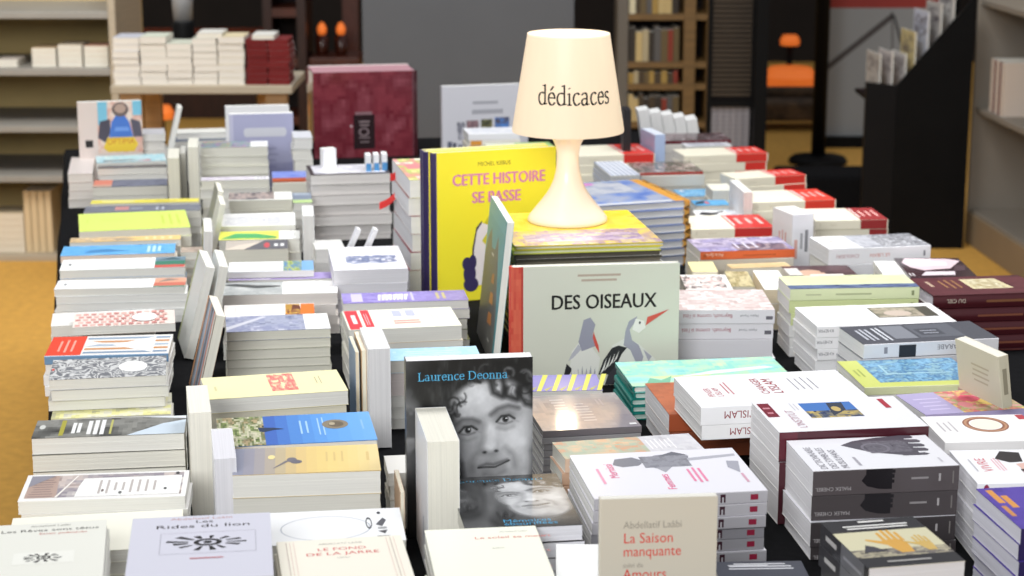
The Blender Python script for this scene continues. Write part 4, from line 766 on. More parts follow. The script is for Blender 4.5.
D('cream yellow cover near the comic pile', ((690, 272), (720, 271), (688, 262), (712, 260.5)), .09, [
  B(.025, '#e6d9a4', 'cream yellow paperback at the corner of the comic pile', page='#e0d6b4'), B(.03, '#ddd2ae', 'x', page='#dcd2b0', cn='cream')])
D('beige photo cover before the orange spine', ((732, 268), (792, 266.5), (725, 264.3), _), .074, [
  B(.02, '#d6c298', 'beige and tan paperback right before the orange spine book', [N(0, 0, 1, 1, ['#d9c79c', '#c4ab7c', '#e0d2ac'], 4, 3, 8, 20, 8)], page='#d6cbb2'), B(.03, '#cfc2a2', 'x')])
D('purple street photo cover with orange spine', ((698, 252.5), (797, 248.5), (688, 239.5), (777, 235.5)), .10, [
  B(.019, '#8d83ae', 'purple street photo paperback with an orange spine', [N(0, 0, 1, 1, ['#6f6696', '#a9a0c6', '#857a9c', '#c9bed0', '#6a5d7c'], 6, 4, 9, 28, 12), N(.4, .0, .95, .5, ['#8a6f78', '#55485c', '#b9a2a4'], 5, 3, 2, 16, 6), LN(.4, .1, .7, .7, 3, '#d9d3e0', 3, .25)],
    [T('Paris Syrien', .24, .75, .0105, '#f3ddc8', 180, .9), R(.45, .35, .8, .5, '#b5542a'), R(.03, .3, .06, .7, '#b5542a')], spine='#d9683a', page='#cfc9c0'), B(.03, '#cfc9bc', 'x')], sp='F')
D('thick grey crowd photo volume', ((824, 252), (933, 244.5), (813, 238), (907, 229.5)), .10, [
  B(.036, '#9a9ba2', 'thick white spined volume with a grey crowd photo', [
    R(0, 0, .35, 1, '#eceaec'), N(.33, .1, .62, 1, ['#a9abb2', '#c4c5ca', '#94969e'], 3, 3, 4, 12, 10), N(.55, .05, 1, .95, ['#3f4046', '#b9bac0', '#55565c', '#d3d4d8', '#46474e'], 12, 8, 6, 30, 22), LN(.1, .3, .28, .7, 2, '#e0b0a4', 3, .4, False)],
    [T('CHOUEIRI', .30, .62, .0115, '#b9868a', 180, 1.0), T('LE LIBAN', .60, .62, .0115, '#d68a7c', 180, 1.0), R(.93, .35, .95, .7, '#8d8c92')], spine='#efeef0', page='#d9d8dc'), B(.03, '#dedde0', 'x', cn='white')], sp='F')
RS = lambda u, c: [R(u, 0, 1, 1, c)]
def red_cream(u, c='#d8352c'):
    return [R(u, 0, 1, 1, c), R(u+.02, .2, u+.05, .95, '#efd8d2'), LN(u+.08, .2, .98, .85, 3, '#efb8b0', 4, .35)]
def red_stack(short, lab, c, z, u, n, t, col='#d8352c', d=None, w=None, cream='#efe8d2'):
    D(short, c, z, [B(t, cream, lab, red_cream(u, col), [R(u, .03, .985, .97, col), R(.2, .45, .3, .5, '#cfc4ac'), R(.06, .3, .07, .7, '#d9cfb8')], page='#e2dbc8', spine=cream)] +
      [B(t, cream, 'x', [], [R(u+(.0 if i % 2 else .12), .03, .985, .97, col), R(.06, .3, .07, .7, '#d9cfb8')], spine=cream, page='#e2dbc8', cn='cream and red') for i in range(n)], sp='F', d=d, w=w)
red_stack('cream and crimson cover near the tan floor', 'cream paperback with a crimson end nearest the tan floor', ((810, 222), (893, 218.5), (806, 210), (868, 205.5)), .10, .62, 2, .0225, '#9c2f30')
red_stack('cream and scarlet cover before the white upright', 'cream paperback with a scarlet middle block and title squares beside the upright white book', ((691, 231), (774.5, 226), _, (760, 213.5)), .088, .52, 2, .022, '#c9302c')
red_stack('cream and vermilion cover behind the small white upright', 'cream paperback with a vermilion end behind the small upright white book', ((752, 204.5), (835.5, 198.5), _, (818, 187.5)), .106, .63, 3, .0225, '#e0402f')
red_stack('cream and red cover third from the far end', 'cream paperback with a plain red end, middle of the red ended row', ((735, 178.5), (807.5, 174.5), _, (790, 169)), .11, .56, 3, .0225)
red_stack('cream and red cover with white chevrons', 'cream paperback with white slashes on its red end, beside the glass fronted gap', ((683, 157), (768, 153), (672.5, 150), (756, 143.7)), .118, .62, 3, .024)
red_stack('cream and red cover beside the lamp stem', 'cream paperback with striped red end just beyond the lamp stem', ((572, 157.5), (655, 152.5), _, (639, 143)), .12, .62, 3, .026)
D('brick red hardback album', ((640, 171.5), (704, 172.5), (627, 162.5), _), .104, [
  B(.008, '#8d6f6a', 'thin dark photo hardback with a brick red spine', [N(0, 0, 1, 1, ['#6b5a5c', '#a3918c', '#4f5a4c', '#8f7c76', '#c9bdb4'], 6, 3, 4, 26, 10)], spine='#b5473c', hard=True, kind='hardcover_book', gl=.2), B(.03, '#d6cfc2', 'x', cn='cream')], sp='F')
D('blue comic albums', ((560, 210.5), (685, 199), _, (640, 178)), .155, [
  B(.0185, '#7d94cf', 'blue comic album with a grey scene and orange spine edge', [
    N(0, 0, 1, 1, ['#6f8acb', '#93a8d6', '#a9aebc', '#7f95c9', '#5a76bc'], 5, 4, 6, 30, 20), N(.1, .45, .8, .95, ['#9aa2b8', '#c4c6cc', '#7d8db0'], 4, 3, 3, 16, 10), E(.45, .9, .13, .07, '#d98ac6'), R(.92, 0, 1, 1, '#dca04a'), R(0, 0, .9, .06, '#dfe0e4')],
    [N(0, 0, 1, 1, ['#d39a4a', '#e6c67a', '#6b5a3c', '#dda850'], 6, 2, 4, 20, 5)], spine='#d9a24c', page='#dfe2ea', bulge=.011, hard=True, kind='comic_album', gl=.2)] + [B(.0185, '#8f9fcb', 'x', [], [N(0, 0, 1, 1, ['#d39a4a', '#e6c67a', '#6b5a3c', '#dda850'], 6, 2, 4+i, 20, 5)], spine='#d9a24c', bulge=.011, page=('#d3d8e4', '#dfe0e2')[i % 2], cn='blue', hard=True, kind='comic_album') for i in range(7)], sp='R', noun='comic album')
D('striped magazine pile beyond the blue comics', ((612, 176), (640, 175), (591, 161.5), (624, 160.5)), .13, [
  B(.006, '#e6e8ec', 'pale grey blue thin booklet topping the slanted pile beyond the blue comics', [*[P([(.06+.16*i, 0), (.13+.16*i, 0), (.05+.16*i, 1), (.0+.16*i, 1)], '#7582a0') for i in range(6)]], spine='#8b95ae', kind='booklet')] + [B(.012, '#9aa3ba', 'x', spine='#8b95ae', page='#d6d8de', kind='booklet', cn='grey blue') for i in range(4)], sp='R', noun='booklet')
D('bright blue cover right of the comic pile', ((682, 197), (717.5, 195.5), (672, 189.5), _), .060, [
  B(.012, '#58a6d4', 'bright blue paperback with white flecks beyond the comic pile', [N(0, 0, 1, 1, ['#4d9ccf', '#6fb6de', '#3d8abf', '#8fc6e2'], 5, 3, 4, 22, 8), E(.2, .8, .06, .1, '#eef3f3')], gl=.2), B(.03, '#d9d6cc', 'x')])
D('blue cover with dark insect', ((695, 206), (731, 204.5), (690, 200), _), .074, [
  B(.012, '#4f9ccc', 'blue paperback with a dark insect like blot', [P([(.0, .2), (.3, .4), (.4, .9), (.15, .7)], '#2c3440'), E(.4, .5, .06, .25, '#c96a6a'), N(.5, 0, 1, 1, ['#4a98ca', '#66b0da'], 3, 2, 3, 8, 4)]), B(.03, '#d9d6cc', 'x')])
D('white cover with black ink splash', ((696, 217.5), (742, 215.5), (692, 210), _), .075, [
  B(.014, '#e9e9ea', 'white paperback with a black ink splash', [P([(.06, .3), (.2, .75), (.4, .6), (.6, .7), (.5, .35), (.3, .15)], '#2b2b2e'), P([(.5, .7), (.7, .9), (.65, .6)], '#2b2b2e'), N(.7, 0, 1, 1, ['#c9ced6', '#e3e6ea'], 3, 2, 4, 8, 4)]), B(.03, '#d9d6cc', 'x')])
D('cream stack behind the vermilion ended books', ((712, 191), (735, 190), (705, 183.5), _), .094, [
  B(.03, '#eae6d6', 'plain cream paperback behind the small upright white book'), B(.03, '#e2ddcb', 'x')])
D('green and white cover by the lamp shade', ((490, 149.5), (556, 147.5), (484, 143.5), _), .134, [
  B(.012, '#b5cf94', 'pale green paperback just behind the yellow picture book', [R(.45, 0, 1, 1, '#9cc47e'), R(0, 0, .45, 1, '#d9dcc8')]), B(.03, '#d9d6c9', 'x')])
D('white cover over orange edged books', ((468, 134), (520, 132.5), (462, 128), _), .15, [
  B(.02, '#e9e9ec', 'white paperback above orange edged books behind the yellow picture book', [N(.1, .1, .9, .9, ['#eeeef0', '#d3d6de', '#e6e6e8'], 4, 3, 3, 12, 6)], page='#dcd9d6')] + [B(.014, '#e6e0d2', 'x', [], [R(.02, .08, .24, .97, '#e0983f')], spine='#e9e6dc', page='#e2dccc', cn='orange edged') for i in range(6)], sp='F')
D('dark red photo covers at the far end', ((664, 141.5), (732, 139.5), (655, 133.5), _), .12, [
  B(.01, '#5d4a4e', 'dark red and black photo paperback at the far end below the white fan', [N(0, 0, 1, 1, ['#4a3a40', '#7d6468', '#3c3034', '#a39296'], 6, 3, 4, 24, 8)], spine='#6b2f38', gl=.2), B(.03, '#d9d4cc', 'x')], sp='F')
D('pale cover beside the dark red photos', ((686, 147), (733, 145.5), (681, 142.8), _), .116, [
  B(.03, '#d6d6da', 'pale grey paperback with small dark print beside the dark red photo covers', [N(.1, .1, .9, .9, ['#dcdce0', '#9a9ca6', '#cfd0d6'], 5, 3, 4, 14, 6)]), B(.03, '#d3d1cc', 'x')])
D('white covers left of the wrapped box', ((293, 138), (313, 137.3), (291, 131), _), .18, [B(.03, '#dedfe4', 'white paperback between the lilac upright and the maroon box', page='#d9d8d4'), B(.03, '#d9d8d4', 'x')])
D('dark cover on pale books behind the divider', ((172, 141.5), (228, 140), (170, 135.5), _), .12, [
  B(.012, '#4d5566', 'slate cover behind the upright cream dividers', [N(0, 0, 1, 1, ['#4a5264', '#6b7384'], 4, 2, 3, 14, 6), R(.1, .5, .3, .9, '#e0e2e6')], kind='paperback'), B(.03, '#dad8d2', 'x', cn='white')])
D('white cover on pale books behind the divider', ((177, 133.5), (227, 132), (176, 129), _), .137, [B(.018, '#ecebe4', 'white paperback topping the pale books behind the dividers', page='#dcdad0')], z0=.12)
D('open white papers before the maroon box', ((325, 176), (345, 174), (330, 168), _), .19, [B(.01, '#ecebf0', 'small white booklet on the far side of the tall stack', kind='booklet')])
D('grey paperback in front of the maroon box', ((347, 172), (364, 170.5), (349, 165), _), .185, [B(.008, '#c9ccd6', 'small grey printed booklet near the blue spined ones', [N(0, 0, 1, 1, ['#8d93a6', '#d9dce4', '#6f7690'], 4, 4, 3, 8, 8)], kind='booklet')])
ST = [s for s in ST if not s['short'].startswith(('open white papers', 'grey paperback in front'))]
# ------------------------------------------------------------------ the setting
def wp(px, py, Y):
    X, Z = upl(px, py, Y); return Vector((X, Y, TZ+Z))
def struct(name, me):
    o = link(name, me); o['kind'] = 'structure'; return o
def boxmesh(name, lo, hi, mat, bev=0.0):
    g = G(); g.box(lo, hi, (1, 1, 1, 1)); me = g.mesh(name, mat)
    if bev: bevel(me, bev)
    return me
def bevel(me, w, seg=2):
    import bmesh
    bm = bmesh.new(); bm.from_mesh(me)
    bmesh.ops.bevel(bm, geom=bm.edges[:], offset=w, segments=seg, affect='EDGES', profile=.5)
    bm.to_mesh(me); bm.free()
def boxat(name, lo, hi, mat, parent=None, bev=0.0):
    """a box mesh whose object sits at the middle of its foot"""
    c = Vector(((lo[0]+hi[0])/2, (lo[1]+hi[1])/2, lo[2]))
    me = boxmesh(name, [a-b for a, b in zip(lo, c)], [a-b for a, b in zip(hi, c)], mat, bev)
    o = link(name, me)
    if parent is not None:
        o.parent = parent; o.location = c-parent.location
    else: o.location = c
    return o
floor_mat = plain('ochre_carpet', '#d09d46', .9, var=.10, scale=30)
g = G(); g.box((-7, -1, -.02), (7, 16, 0), (1, 1, 1, 1)); struct('floor', g.mesh('floor', floor_mat))
dark_wall = plain('dark_plaster', '#1b1512', .9, var=.3, scale=3)
g = G(); g.box((-7, 15, 0), (7, 15.15, 4.6), (1, 1, 1, 1)); struct('wall_back', g.mesh('wall_back', dark_wall))
grey_paint = plain('grey_partition_paint', '#54565a', .8, var=.03, scale=5)
a, b2 = wp(362, 0, 8.6), wp(574, 0, 8.6)
g = G(); g.box((a.x, 8.6, 0), (b2.x, 8.72, 3.0), (1, 1, 1, 1)); struct('wall_partition', g.mesh('wall_partition', grey_paint))
black_cloth = plain('black_cloth', '#0d0d0f', .95, var=.3, scale=60)
black_paint = plain('black_paint', '#0a0a0b', .55, var=.2, scale=6)
pale_wood = plain('pale_laminate', '#a89c88', .6, var=.06, scale=6, stretch=(1, 1, 12))
shelf_back = plain('olive_back_panel', '#c9b077', .8, var=.08, scale=3)
shelf_grey = plain('grey_shelf_laminate', '#8f8c86', .6, var=.05, scale=6)
birch = plain('birch_wood', '#b89468', .55, var=.12, scale=5, stretch=(1, 1, 10))
red_wood = plain('dark_red_wood', '#2c130d', .4, var=.35, scale=6, stretch=(8, 1, 1))

# the display table under its black cloth (axis turned with the rows of books)
ya = math.radians(12); U_ = Vector((-math.sin(ya), math.cos(ya))); V_ = Vector((math.cos(ya), math.sin(ya)))
def tp(a, b): q = V_*a+U_*b; return (q.x, q.y)
A0, A1, B0, B1 = -.105, 1.905, 1.9, 6.3
tc_ = tp((A0+A1)/2, (B0+B1)/2)
tb = thing('display_table', 'long book fair table hidden beneath the black cloth', 'table', (tc_[0], tc_[1], 0), ya)
hw, hl = (A1-A0)/2-.01, (B1-B0)/2-.01
link('tabletop', boxmesh('tabletop', (-hw, -hl, TZ-.035), (hw, hl, TZ-.004), birch), tb)
for sx in (-1, 1):
    for sy in (-1, 1):
        l = link('leg', boxmesh('leg', (-.03, -.03, 0), (.03, .03, TZ-.035), birch), tb, (sx*(hw-.08), sy*(hl-.08), 0))
g = G(); rng = random.Random(4); hw, hl = hw+.01, hl+.01
per = []; nS = 46
for (x0, y0, x1, y1, n) in ((-hw, -hl, hw, -hl, 40), (hw, -hl, hw, hl, 80), (hw, hl, -hw, hl, 40), (-hw, hl, -hw, -hl, 80)):
    for i in range(n): per.append((x0+(x1-x0)*i/n, y0+(y1-y0)*i/n, (y1-y0 > 0)-(y1-y0 < 0), (x1-x0 > 0)-(x1-x0 < 0)))
rings = [[(p[0], p[1], TZ) for p in per]]
for k, (zz, am) in enumerate(((TZ-.012, .003), (TZ-.2, .012), (TZ-.45, .02), (.02, .028))):
    rings.append([(p[0]+p[2]*(.004+am*(.6+.6*math.sin(i*.55)+.3*math.sin(i*.21))), p[1]-p[3]*(.004+am*(.6+.6*math.sin(i*.55)+.3*math.sin(i*.21))), zz) for i, p in enumerate(per)])
g.rings(rings, (1, 1, 1, 1), caps=False)
i0 = len(g.v); g.v += [(p[0], p[1], TZ) for p in per]; g.f.append(tuple(range(i0, i0+len(per)))); g.c.append((1, 1, 1, 1))
cl = link('tablecloth', g.mesh('tablecloth', black_cloth)); cl.location = (tc_[0], tc_[1], 0); cl.rotation_euler = (0, 0, ya)
tag(cl, 'black cloth covering the long book table down to the floor', 'tablecloth')

# ------------------------------------------------------------------ build the stacks
USED = set()
def colour_word(b): return b.cn or 'pale edged'
def lab_ok(s):
    k = s
    assert k not in USED, k
    USED.add(k); return s
def build_stack(s, idx):
    o, x, y, w, d = rect(s['c'], s['z'])
    FL, FR = s['c'][0], s['c'][1]
    if s['rot'] is not None:
        m_ = (unp(*s['c'][2], s['z'])+unp(*s['c'][3], s['z']))/2; a_ = math.radians(s['rot']); x = Vector((math.cos(a_), math.sin(a_))); y = Vector((-x.y, x.x)); o = m_-x*w/2; d = 0
    if s['d']:
        if FL is None or FR is None: o = o + y*(d-s['d'])
        d = s['d']
    if s['w']: w = s['w']
    rng = random.Random(idx*7+s['seed']); ang = math.atan2(x.y, x.x); mid = o + x*w/2 + y*d/2
    books = list(s['b']); z = s['z']; n = 0; z0 = s['z0']
    # fill down to the table with the last kind in the list, thickness fitted so that the pile stands on it
    th = [b.t for b in books]
    while sum(th[:-1]) > z-z0-.004 and len(books) > 1: books.pop(); th.pop()
    rest = (z-z0)-sum(th[:-1]); k = max(1, round(rest/th[-1])); lastt = rest/k
    seq = [(b, b.t) for b in books[:-1]] + [(books[-1], lastt)]*k
    for i, (b, t) in enumerate(seq):
        z -= t
        ww, dd = w-.003, d-.003
        off = Vector((0, 0)); da = 0
        if i:
            off = x*rng.uniform(-.0035, .0035)+y*rng.uniform(-.003, .003); da = math.radians(rng.uniform(-.8, .8))
        M = Matrix.Translation((mid.x+off.x, mid.y+off.y, TZ+z+(.0003 if i == len(seq)-1 else 0))) @ Matrix.Rotation(ang+da, 4, 'Z')
        if i == 0: lab = b.label
        else:
            noun = {'paperback': 'paperback', 'hardcover_book': 'hardback', 'picture_book': 'picture book', 'booklet': 'booklet', 'comic_album': 'comic album'}[b.kind]
            lab = ' '.join(('%s %s, %s below the %s' % (colour_word(b), noun, ORD[i-1].replace('first', 'directly'), s['short'])).split())
        put_book(b, ww, dd, t-.0004, b.sp or s['sp'], M, lab_ok(lab), 'books piled under the '+s['short'] if len(seq) > 1 else None)
for i, s in enumerate(ST): build_stack(s, i)

# ------------------------------------------------------------------ upright books
def stand_side(b, FL, FR, BL, zt, z0=0.0, lean=0.0, spine='L'):
    """an upright book seen from its narrow end; its cover looks to the viewer's left"""
    o, p1, p2 = unp(*FL, zt), unp(*FR, zt), unp(*BL, zt); y = p2-o; dep = y.length; y.normalize(); x = Vector((y.y, -y.x)); t = abs((p1-o).dot(x))
    t = max(t, .004); c = o + x*t/2 + y*dep/2
    a = math.radians(lean); ez = Vector((0, 0, 1)); x3, y3 = Vector((x.x, x.y, 0)), Vector((y.x, y.y, 0))
    up = ez*math.cos(a)+x3*math.sin(a); th = x3*math.cos(a)-ez*math.sin(a)
    h = (zt-z0-.0006-abs(t/2*math.sin(a)))/math.cos(a)
    M3 = Matrix((-y3, up, -th)).transposed()
    pos = Vector((c.x, c.y, TZ+zt)) - up*h/2 + th*t/2 + up*0
    M = Matrix.Translation(pos) @ M3.to_4x4()
    return put_book(b, dep, h, t, spine, M, lab_ok(b.label))
def stand_front(b, TL, TR, zt, z0=0.0, lean=0.0, spine='L'):
    """an upright book whose cover looks at the viewer"""
    p, q = unp(*TL, zt), unp(*TR, zt); x = (q-p); w = x.length; x.normalize()
    x3 = Vector((x.x, x.y, 0)); f3 = Vector((x.y, -x.x, 0)); a = math.radians(lean)
    up = Vector((0, 0, 1))*math.cos(a)-f3*math.sin(a); nn = f3*math.cos(a)+Vector((0, 0, 1))*math.sin(a)
    h = (zt-z0-.0006-b.t*math.sin(a))/math.cos(a)
    m = (p+q)/2
    pos = Vector((m.x, m.y, TZ+zt)) - up*h/2 - nn*b.t
    M = Matrix.Translation(pos) @ Matrix((x3, up, nn)).transposed().to_4x4()
    return put_book(b, w, h, b.t, spine, M, lab_ok(b.label))

# facing the viewer
stand_front(B(.026, '#151516', 'upright paperback with a grey portrait of a curly haired woman and pale blue name', [IMG(lambda: portrait()), DEONNA()], gl=.3, page='#e9e8ee', spine='#1a1a1c'), (405.5, 361.5), (532.8, 356.8), .262, 0)
stand_front(B(.012, '#c6c0b1', 'upright beige paperback with red title in two lines at the table front', [
    T('Abdellatif Laâbi', .20, .825, .0125, '#8f897f', 0, .92), T('La Saison', .20, .738, .0185, '#cf3a33', 0, .88), T('manquante', .20, .660, .0185, '#cf3a33', 0, .86), T('suivi de', .20, .594, .009, '#8f897f', 0, .9), T('Amours', .20, .525, .0185, '#cf3a33', 0, .88)], spine='#cfc8b8', page='#d9d5c8'), (600, 499.5), (718, 496), .215, 0)
def vsq(art, a, b):
    o = []
    for e in flat(art):
        e = list(e); f = lambda v: max(.004, a+(b-a)*v)
        if e[0] == 'p': e[1] = [(u, f(v)) for u, v in e[1]]
        elif e[0] == 'n': e[2], e[4] = f(e[2]), f(e[4])
        elif e[0] in ('t', 'nb'): e[3] = f(e[3])
        o.append(tuple(e))
    return o
OIS = [R(0, 0, .072, 1, '#cf4a3c'), R(.058, 0, .072, 1, '#b83e33'), N(0, 0, .06, 1, ['#cf4a3c', '#d96a50', '#c84438'], 2, 6, 3, 4, 20),
  *[T('DES OISEAUX', .232+k*.0022, .642+k*.0015, .038, '#161816', 0, .835) for k in range(3)], LN(.36, .86, .68, .94, 2, '#b9a898', 3, .45, False),
  P([(.36, .36), (.40, .43), (.47, .41), (.53, .30), (.51, .08), (.34, .08)], '#e2e2d9'), P([(.60, .40), (.68, .46), (.76, .41), (.86, .28), (.88, .08), (.62, .08)], '#dfe0d6'),
  P([(.40, .44), (.43, .62), (.47, .64), (.50, .58), (.485, .50), (.50, .40), (.46, .38), (.42, .36)], '#9a9aa8'), P([(.40, .42), (.36, .34), (.34, .28), (.37, .31), (.42, .38)], '#b9b9c0'), P([(.49, .52), (.52, .40), (.525, .34), (.50, .40), (.485, .47)], '#d3584a'),
  P([(.31, .14), (.33, .26), (.36, .22), (.36, .12)], '#2b2b2e'), P([(.34, .10), (.35, .17), (.40, .10)], '#3a3a3e'), *[P([(.38+.025*i, .08), (.40+.025*i, .22+.02*(i % 2)), (.41+.025*i, .08)], '#a3a3ac') for i in range(5)], *[P([(.31+.025*i, .04), (.36+.02*i, .2), (.35+.025*i, .06)], '#d9d9d4') for i in range(6)],
  P([(.68, .52), (.70, .60), (.75, .64), (.74, .60), (.705, .53), (.72, .44), (.76, .40), (.79, .30), (.77, .20), (.74, .27), (.71, .36), (.67, .40)], '#a1a1ae'), P([(.74, .62), (.79, .60), (.80, .54), (.76, .50), (.72, .53)], '#eceae2'), E(.765, .585, .006, .012, '#2b2b2e', 8), P([(.80, .56), (.81, .63), (.94, .69), (.83, .59)], '#d3584a'), P([(.79, .36), (.84, .30), (.82, .26)], '#a9a9b4'),
  P([(.52, .16), (.55, .28), (.60, .38), (.64, .40), (.69, .38), (.66, .33), (.63, .24), (.58, .16)], '#2b2b2e'), P([(.56, .02), (.58, .16), (.63, .24), (.66, .2), (.62, .06)], '#3b3b40'), *[P([(.53+.025*i, .16+.03*i), (.57+.025*i, .30+.02*i), (.555+.025*i, .2+.03*i)], '#e2e2da') for i in range(4)], P([(.60, .04), (.64, .14), (.67, .1), (.64, .0)], '#2b2b2e')]
stand_front(B(.018, '#d5d6c6', 'upright pale hardback picture book with two grey storks and a red cloth spine', OIS[:7]+vsq(OIS[7:], -.07, .93), spine='#cf4a3c', hard=True, kind='picture_book', gl=.35, page='#e6e4da'), (511, 267.5), (680, 263), .225)
def pencil_word(s, u, v, h, c, sx): return [T(s, u, v, h, c, 0, sx), T(s, u+.004, v+.003, h, c, 0, sx), T(s, u-.004, v+.001, h, c, 0, sx)]
YEL = [R(0, 0, .043, 1, '#39305c'), R(.034, 0, .043, 1, '#4c427a'), T('MICHEL KEBUS', .50, .90, .0125, '#6b6230', 0, .9, 'C'),
  pencil_word('CETTE HISTOIRE', .165, .775, .0345, '#dd86b4', .82), pencil_word('SE PASSE', .32, .655, .034, '#dd86b4', .85),
  P([(.32, .10), (.33, .35), (.36, .48), (.40, .52), (.46, .5), (.5, .1)], '#efe9ea'), P([(.315, .10), (.322, .35), (.355, .49), (.40, .535), (.40, .52), (.36, .47), (.335, .34), (.33, .10)], '#3a3450'), E(.3, .18, .05, .07, '#3d3660'), E(.28, .25, .04, .045, '#3d3660'), E(.325, .26, .03, .05, '#3d3660'), E(.31, .11, .06, .05, '#3d3660'), P([(.40, .4), (.6, .2), (.62, .3), (.48, .5)], '#d8cf3c'), P([(.42, .52), (.62, .42), (.62, .5), (.5, .62)], '#cfc53a')]
for i, (dx, lab) in enumerate(((0, 'yellow hardback picture book with pink title, foremost of the upright yellow copies'), (-8, 'second upright yellow picture book peeking out past the foremost copy'), (-10, 'hindmost upright yellow picture book, a dark edge past the second copy'))):
    stand_front(B(.012, '#fff23c', lab, YEL, spine='#39305c', hard=True, kind='picture_book', gl=.35), (431+dx, 153.5-1.6*i), (556+dx, 146.5-1.6*i), .325, 0)
OPT = [R(0, 0, .30, 1, '#dccfc8'), R(.10, .12, .22, .26, '#1f1d1e'), R(.30, .0, 1, 1, '#e0d3c9'), N(.3, 0, 1, 1, ['#e3c3b4', '#d9a898', '#e8dacd', '#dfb8a6'], 7, 5, 4, 18, 22), R(.31, .55, .46, 1, '#7cc0d9'), R(.86, .72, 1, 1, '#7cc0d9'),
  P([(.30, .30), (.34, .62), (.5, .66), (.5, .4), (.42, .2)], '#4b4856'), P([(1, .3), (.97, .6), (.82, .66), (.86, .3)], '#5a5664'), P([(.46, .18), (.52, .6), (.6, .74), (.72, .74), (.80, .6), (.88, .18)], '#4a78c9'), E(.665, .84, .13, .14, '#6d5f5c'), E(.665, .86, .09, .09, '#b49a8c'), P([(.56, .42), (.8, .42), (.78, .5), (.58, .5)], '#6f9ae0'),
  P([(.38, .10), (.45, .30), (.86, .30), (.93, .16), (.86, .02), (.45, .02)], '#eccb3f'), T('OPTIMA', .655, .17, .022, '#d07a2f', 0, .95, 'C')]
stand_front(B(.02, '#dccfc8', 'upright illustrated cover with a blue dressed figure and yellow name plate', vsq(OPT, .42, 1), page='#efeee8'), (77, 102.5), (141, 100.5), .25, 0)
stand_front(B(.03, '#a6a7c4', 'upright lilac blue paperback with a pale rounded title bar', [R(0, 0, .06, 1, '#bdbdd2'), P([(.22, .80), (.25, .83), (.86, .83), (.89, .80), (.89, .75), (.86, .72), (.25, .72), (.22, .75)], '#c9cad2'), LN(.3, .4, .8, .62, 3, '#9495b4', 3, .3, False), N(.06, 0, 1, .4, ['#9c9dbc', '#8788ac', '#a6a7c4'], 2, 3, 3, 10, 12)], page='#f0efec'), (229, 114.5), (293, 113), .228, 0)
stand_front(B(.02, '#ecebea', 'upright white book a little taller, tucked behind the lilac one', page='#efeeea'), (225, 106.5), (289, 105), .232, 0)
BOX = [N(0, 0, 1, 1, ['#742833', '#853641', '#6c222e', '#924a55'], 5, 4, 6, 26, 22), R(.95, 0, 1, 1, '#42141d'), R(.955, 0, .962, 1, '#7d4a55'), R(.38, .10, .585, .50, '#2a1a1e'), R(.40, .50, .56, .535, '#8d6d72'), LN(.42, .36, .55, .44, 2, '#9a8a8c', 3, .4, False), LN(.42, .16, .55, .26, 2, '#75686a', 3, .4, False), RING(.48, .30, .05, .05, .3, '#8d7d80', 16), E(.36, .37, .01, .012, '#e6d9dc', 8)]
stand_front(B(.19, '#6d2530', 'maroon boxed album in clear shrink wrap with a black central emblem', BOX, spine='#4d1822', hard=True, kind='hardcover_book', gl=.25, coat=.9, page='#b58a92'), (312.5, 73), (417, 70.5), .265, 0)
stand_front(B(.02, '#d3d2d8', 'upright pale grey photo book with a row of three small pictures', [
    LN(.35, .72, .65, .80, 1, '#a9a9b0', 2, .5, False), LN(.25, .58, .8, .68, 1, '#a9a9b0', 3, .6, False), N(.28, .36, .42, .52, ['#a9888c', '#6f5a60', '#c4a8a6'], 3, 3, 3, 8, 6), N(.45, .37, .58, .53, ['#8a8a5c', '#3a3c34', '#b5ac6c'], 3, 3, 5, 8, 6), N(.61, .38, .78, .55, ['#3f78c8', '#5a90da', '#5a4a44'], 3, 3, 6, 8, 6), N(.17, .26, .26, .5, ['#d3d2d8', '#8d8d98', '#3f404a'], 3, 4, 9, 6, 8), R(.06, .10, .11, .24, '#5d6072'), R(.12, .10, .16, .22, '#4a4d60'), R(.18, .06, .24, .2, '#8a8d9a')], page='#efeff2'), (442, 86.5), (528, 83.5), .225, 0)

# seen from their narrow ends
WH = '#efeeec'
def sb(t, col, lab, page='#dcd8c8', art=(), spine=None, kind='paperback', sa=(), gl=.38): return B(t, col, lab, art, sa, spine=spine, page=page, kind=kind, gl=gl)
stand_side(sb(.04, '#ececee', 'thick white upright paperback before the portrait cover', page='#d9d4c0', art=[LN(.6, .15, .7, .4, 2, '#a9acbc', 3, .4)]), (427, 442), (459, 439.6), (415, 408), .195)
stand_side(sb(.03, '#eae6d8', 'cream upright paperback at the inner end of the dark sail cover row', page='#ddd8c6'), (189, 413), (211, 410.5), (186, 386), .16)
stand_side(sb(.03, '#f0eff2', 'white upright paperback with lilac page edges before the cream upright', page='#c6c4d0'), (214, 459), (236, 457), (211, 429), .14)
stand_side(sb(.012, '#8a6a52', 'leaning upright paperback with striped orange and blue cover', page='#d9d5c2', art=[*[R(.1*i, 0, .1*i+.1, 1, c) for i, c in enumerate(['#c98a52', '#37383c', '#7d93ad', '#a9b8c8', '#c98a52', '#6f88a5', '#37383c', '#8ba0b8', '#c9714a', '#d9d6cf'])]]), (216, 316), (225, 313.6), (208.4, 296), .166, 0, 14)
stand_side(sb(.016, '#dfe0da', 'leaning white upright paperback, outer one of the middle divider pair', page='#d6d4c8', art=[R(0, 0, .1, 1, '#a9b06a')]), (206, 267.5), (214.5, 265.6), (198.5, 250.5), .18, 0, 15)
stand_side(sb(.016, '#e6e6e2', 'leaning white upright paperback, inner one of the middle divider pair', page='#cfccbe'), (219.5, 266.8), (228, 265), (214, 250), .18, 0, 12)
stand_side(sb(.014, '#8f8d84', 'leaning grey covered paperback, farther of the upper divider pair', page='#d6d2be'), (218, 191.5), (223.5, 190.5), (215, 182.5), .185, 0, 14)
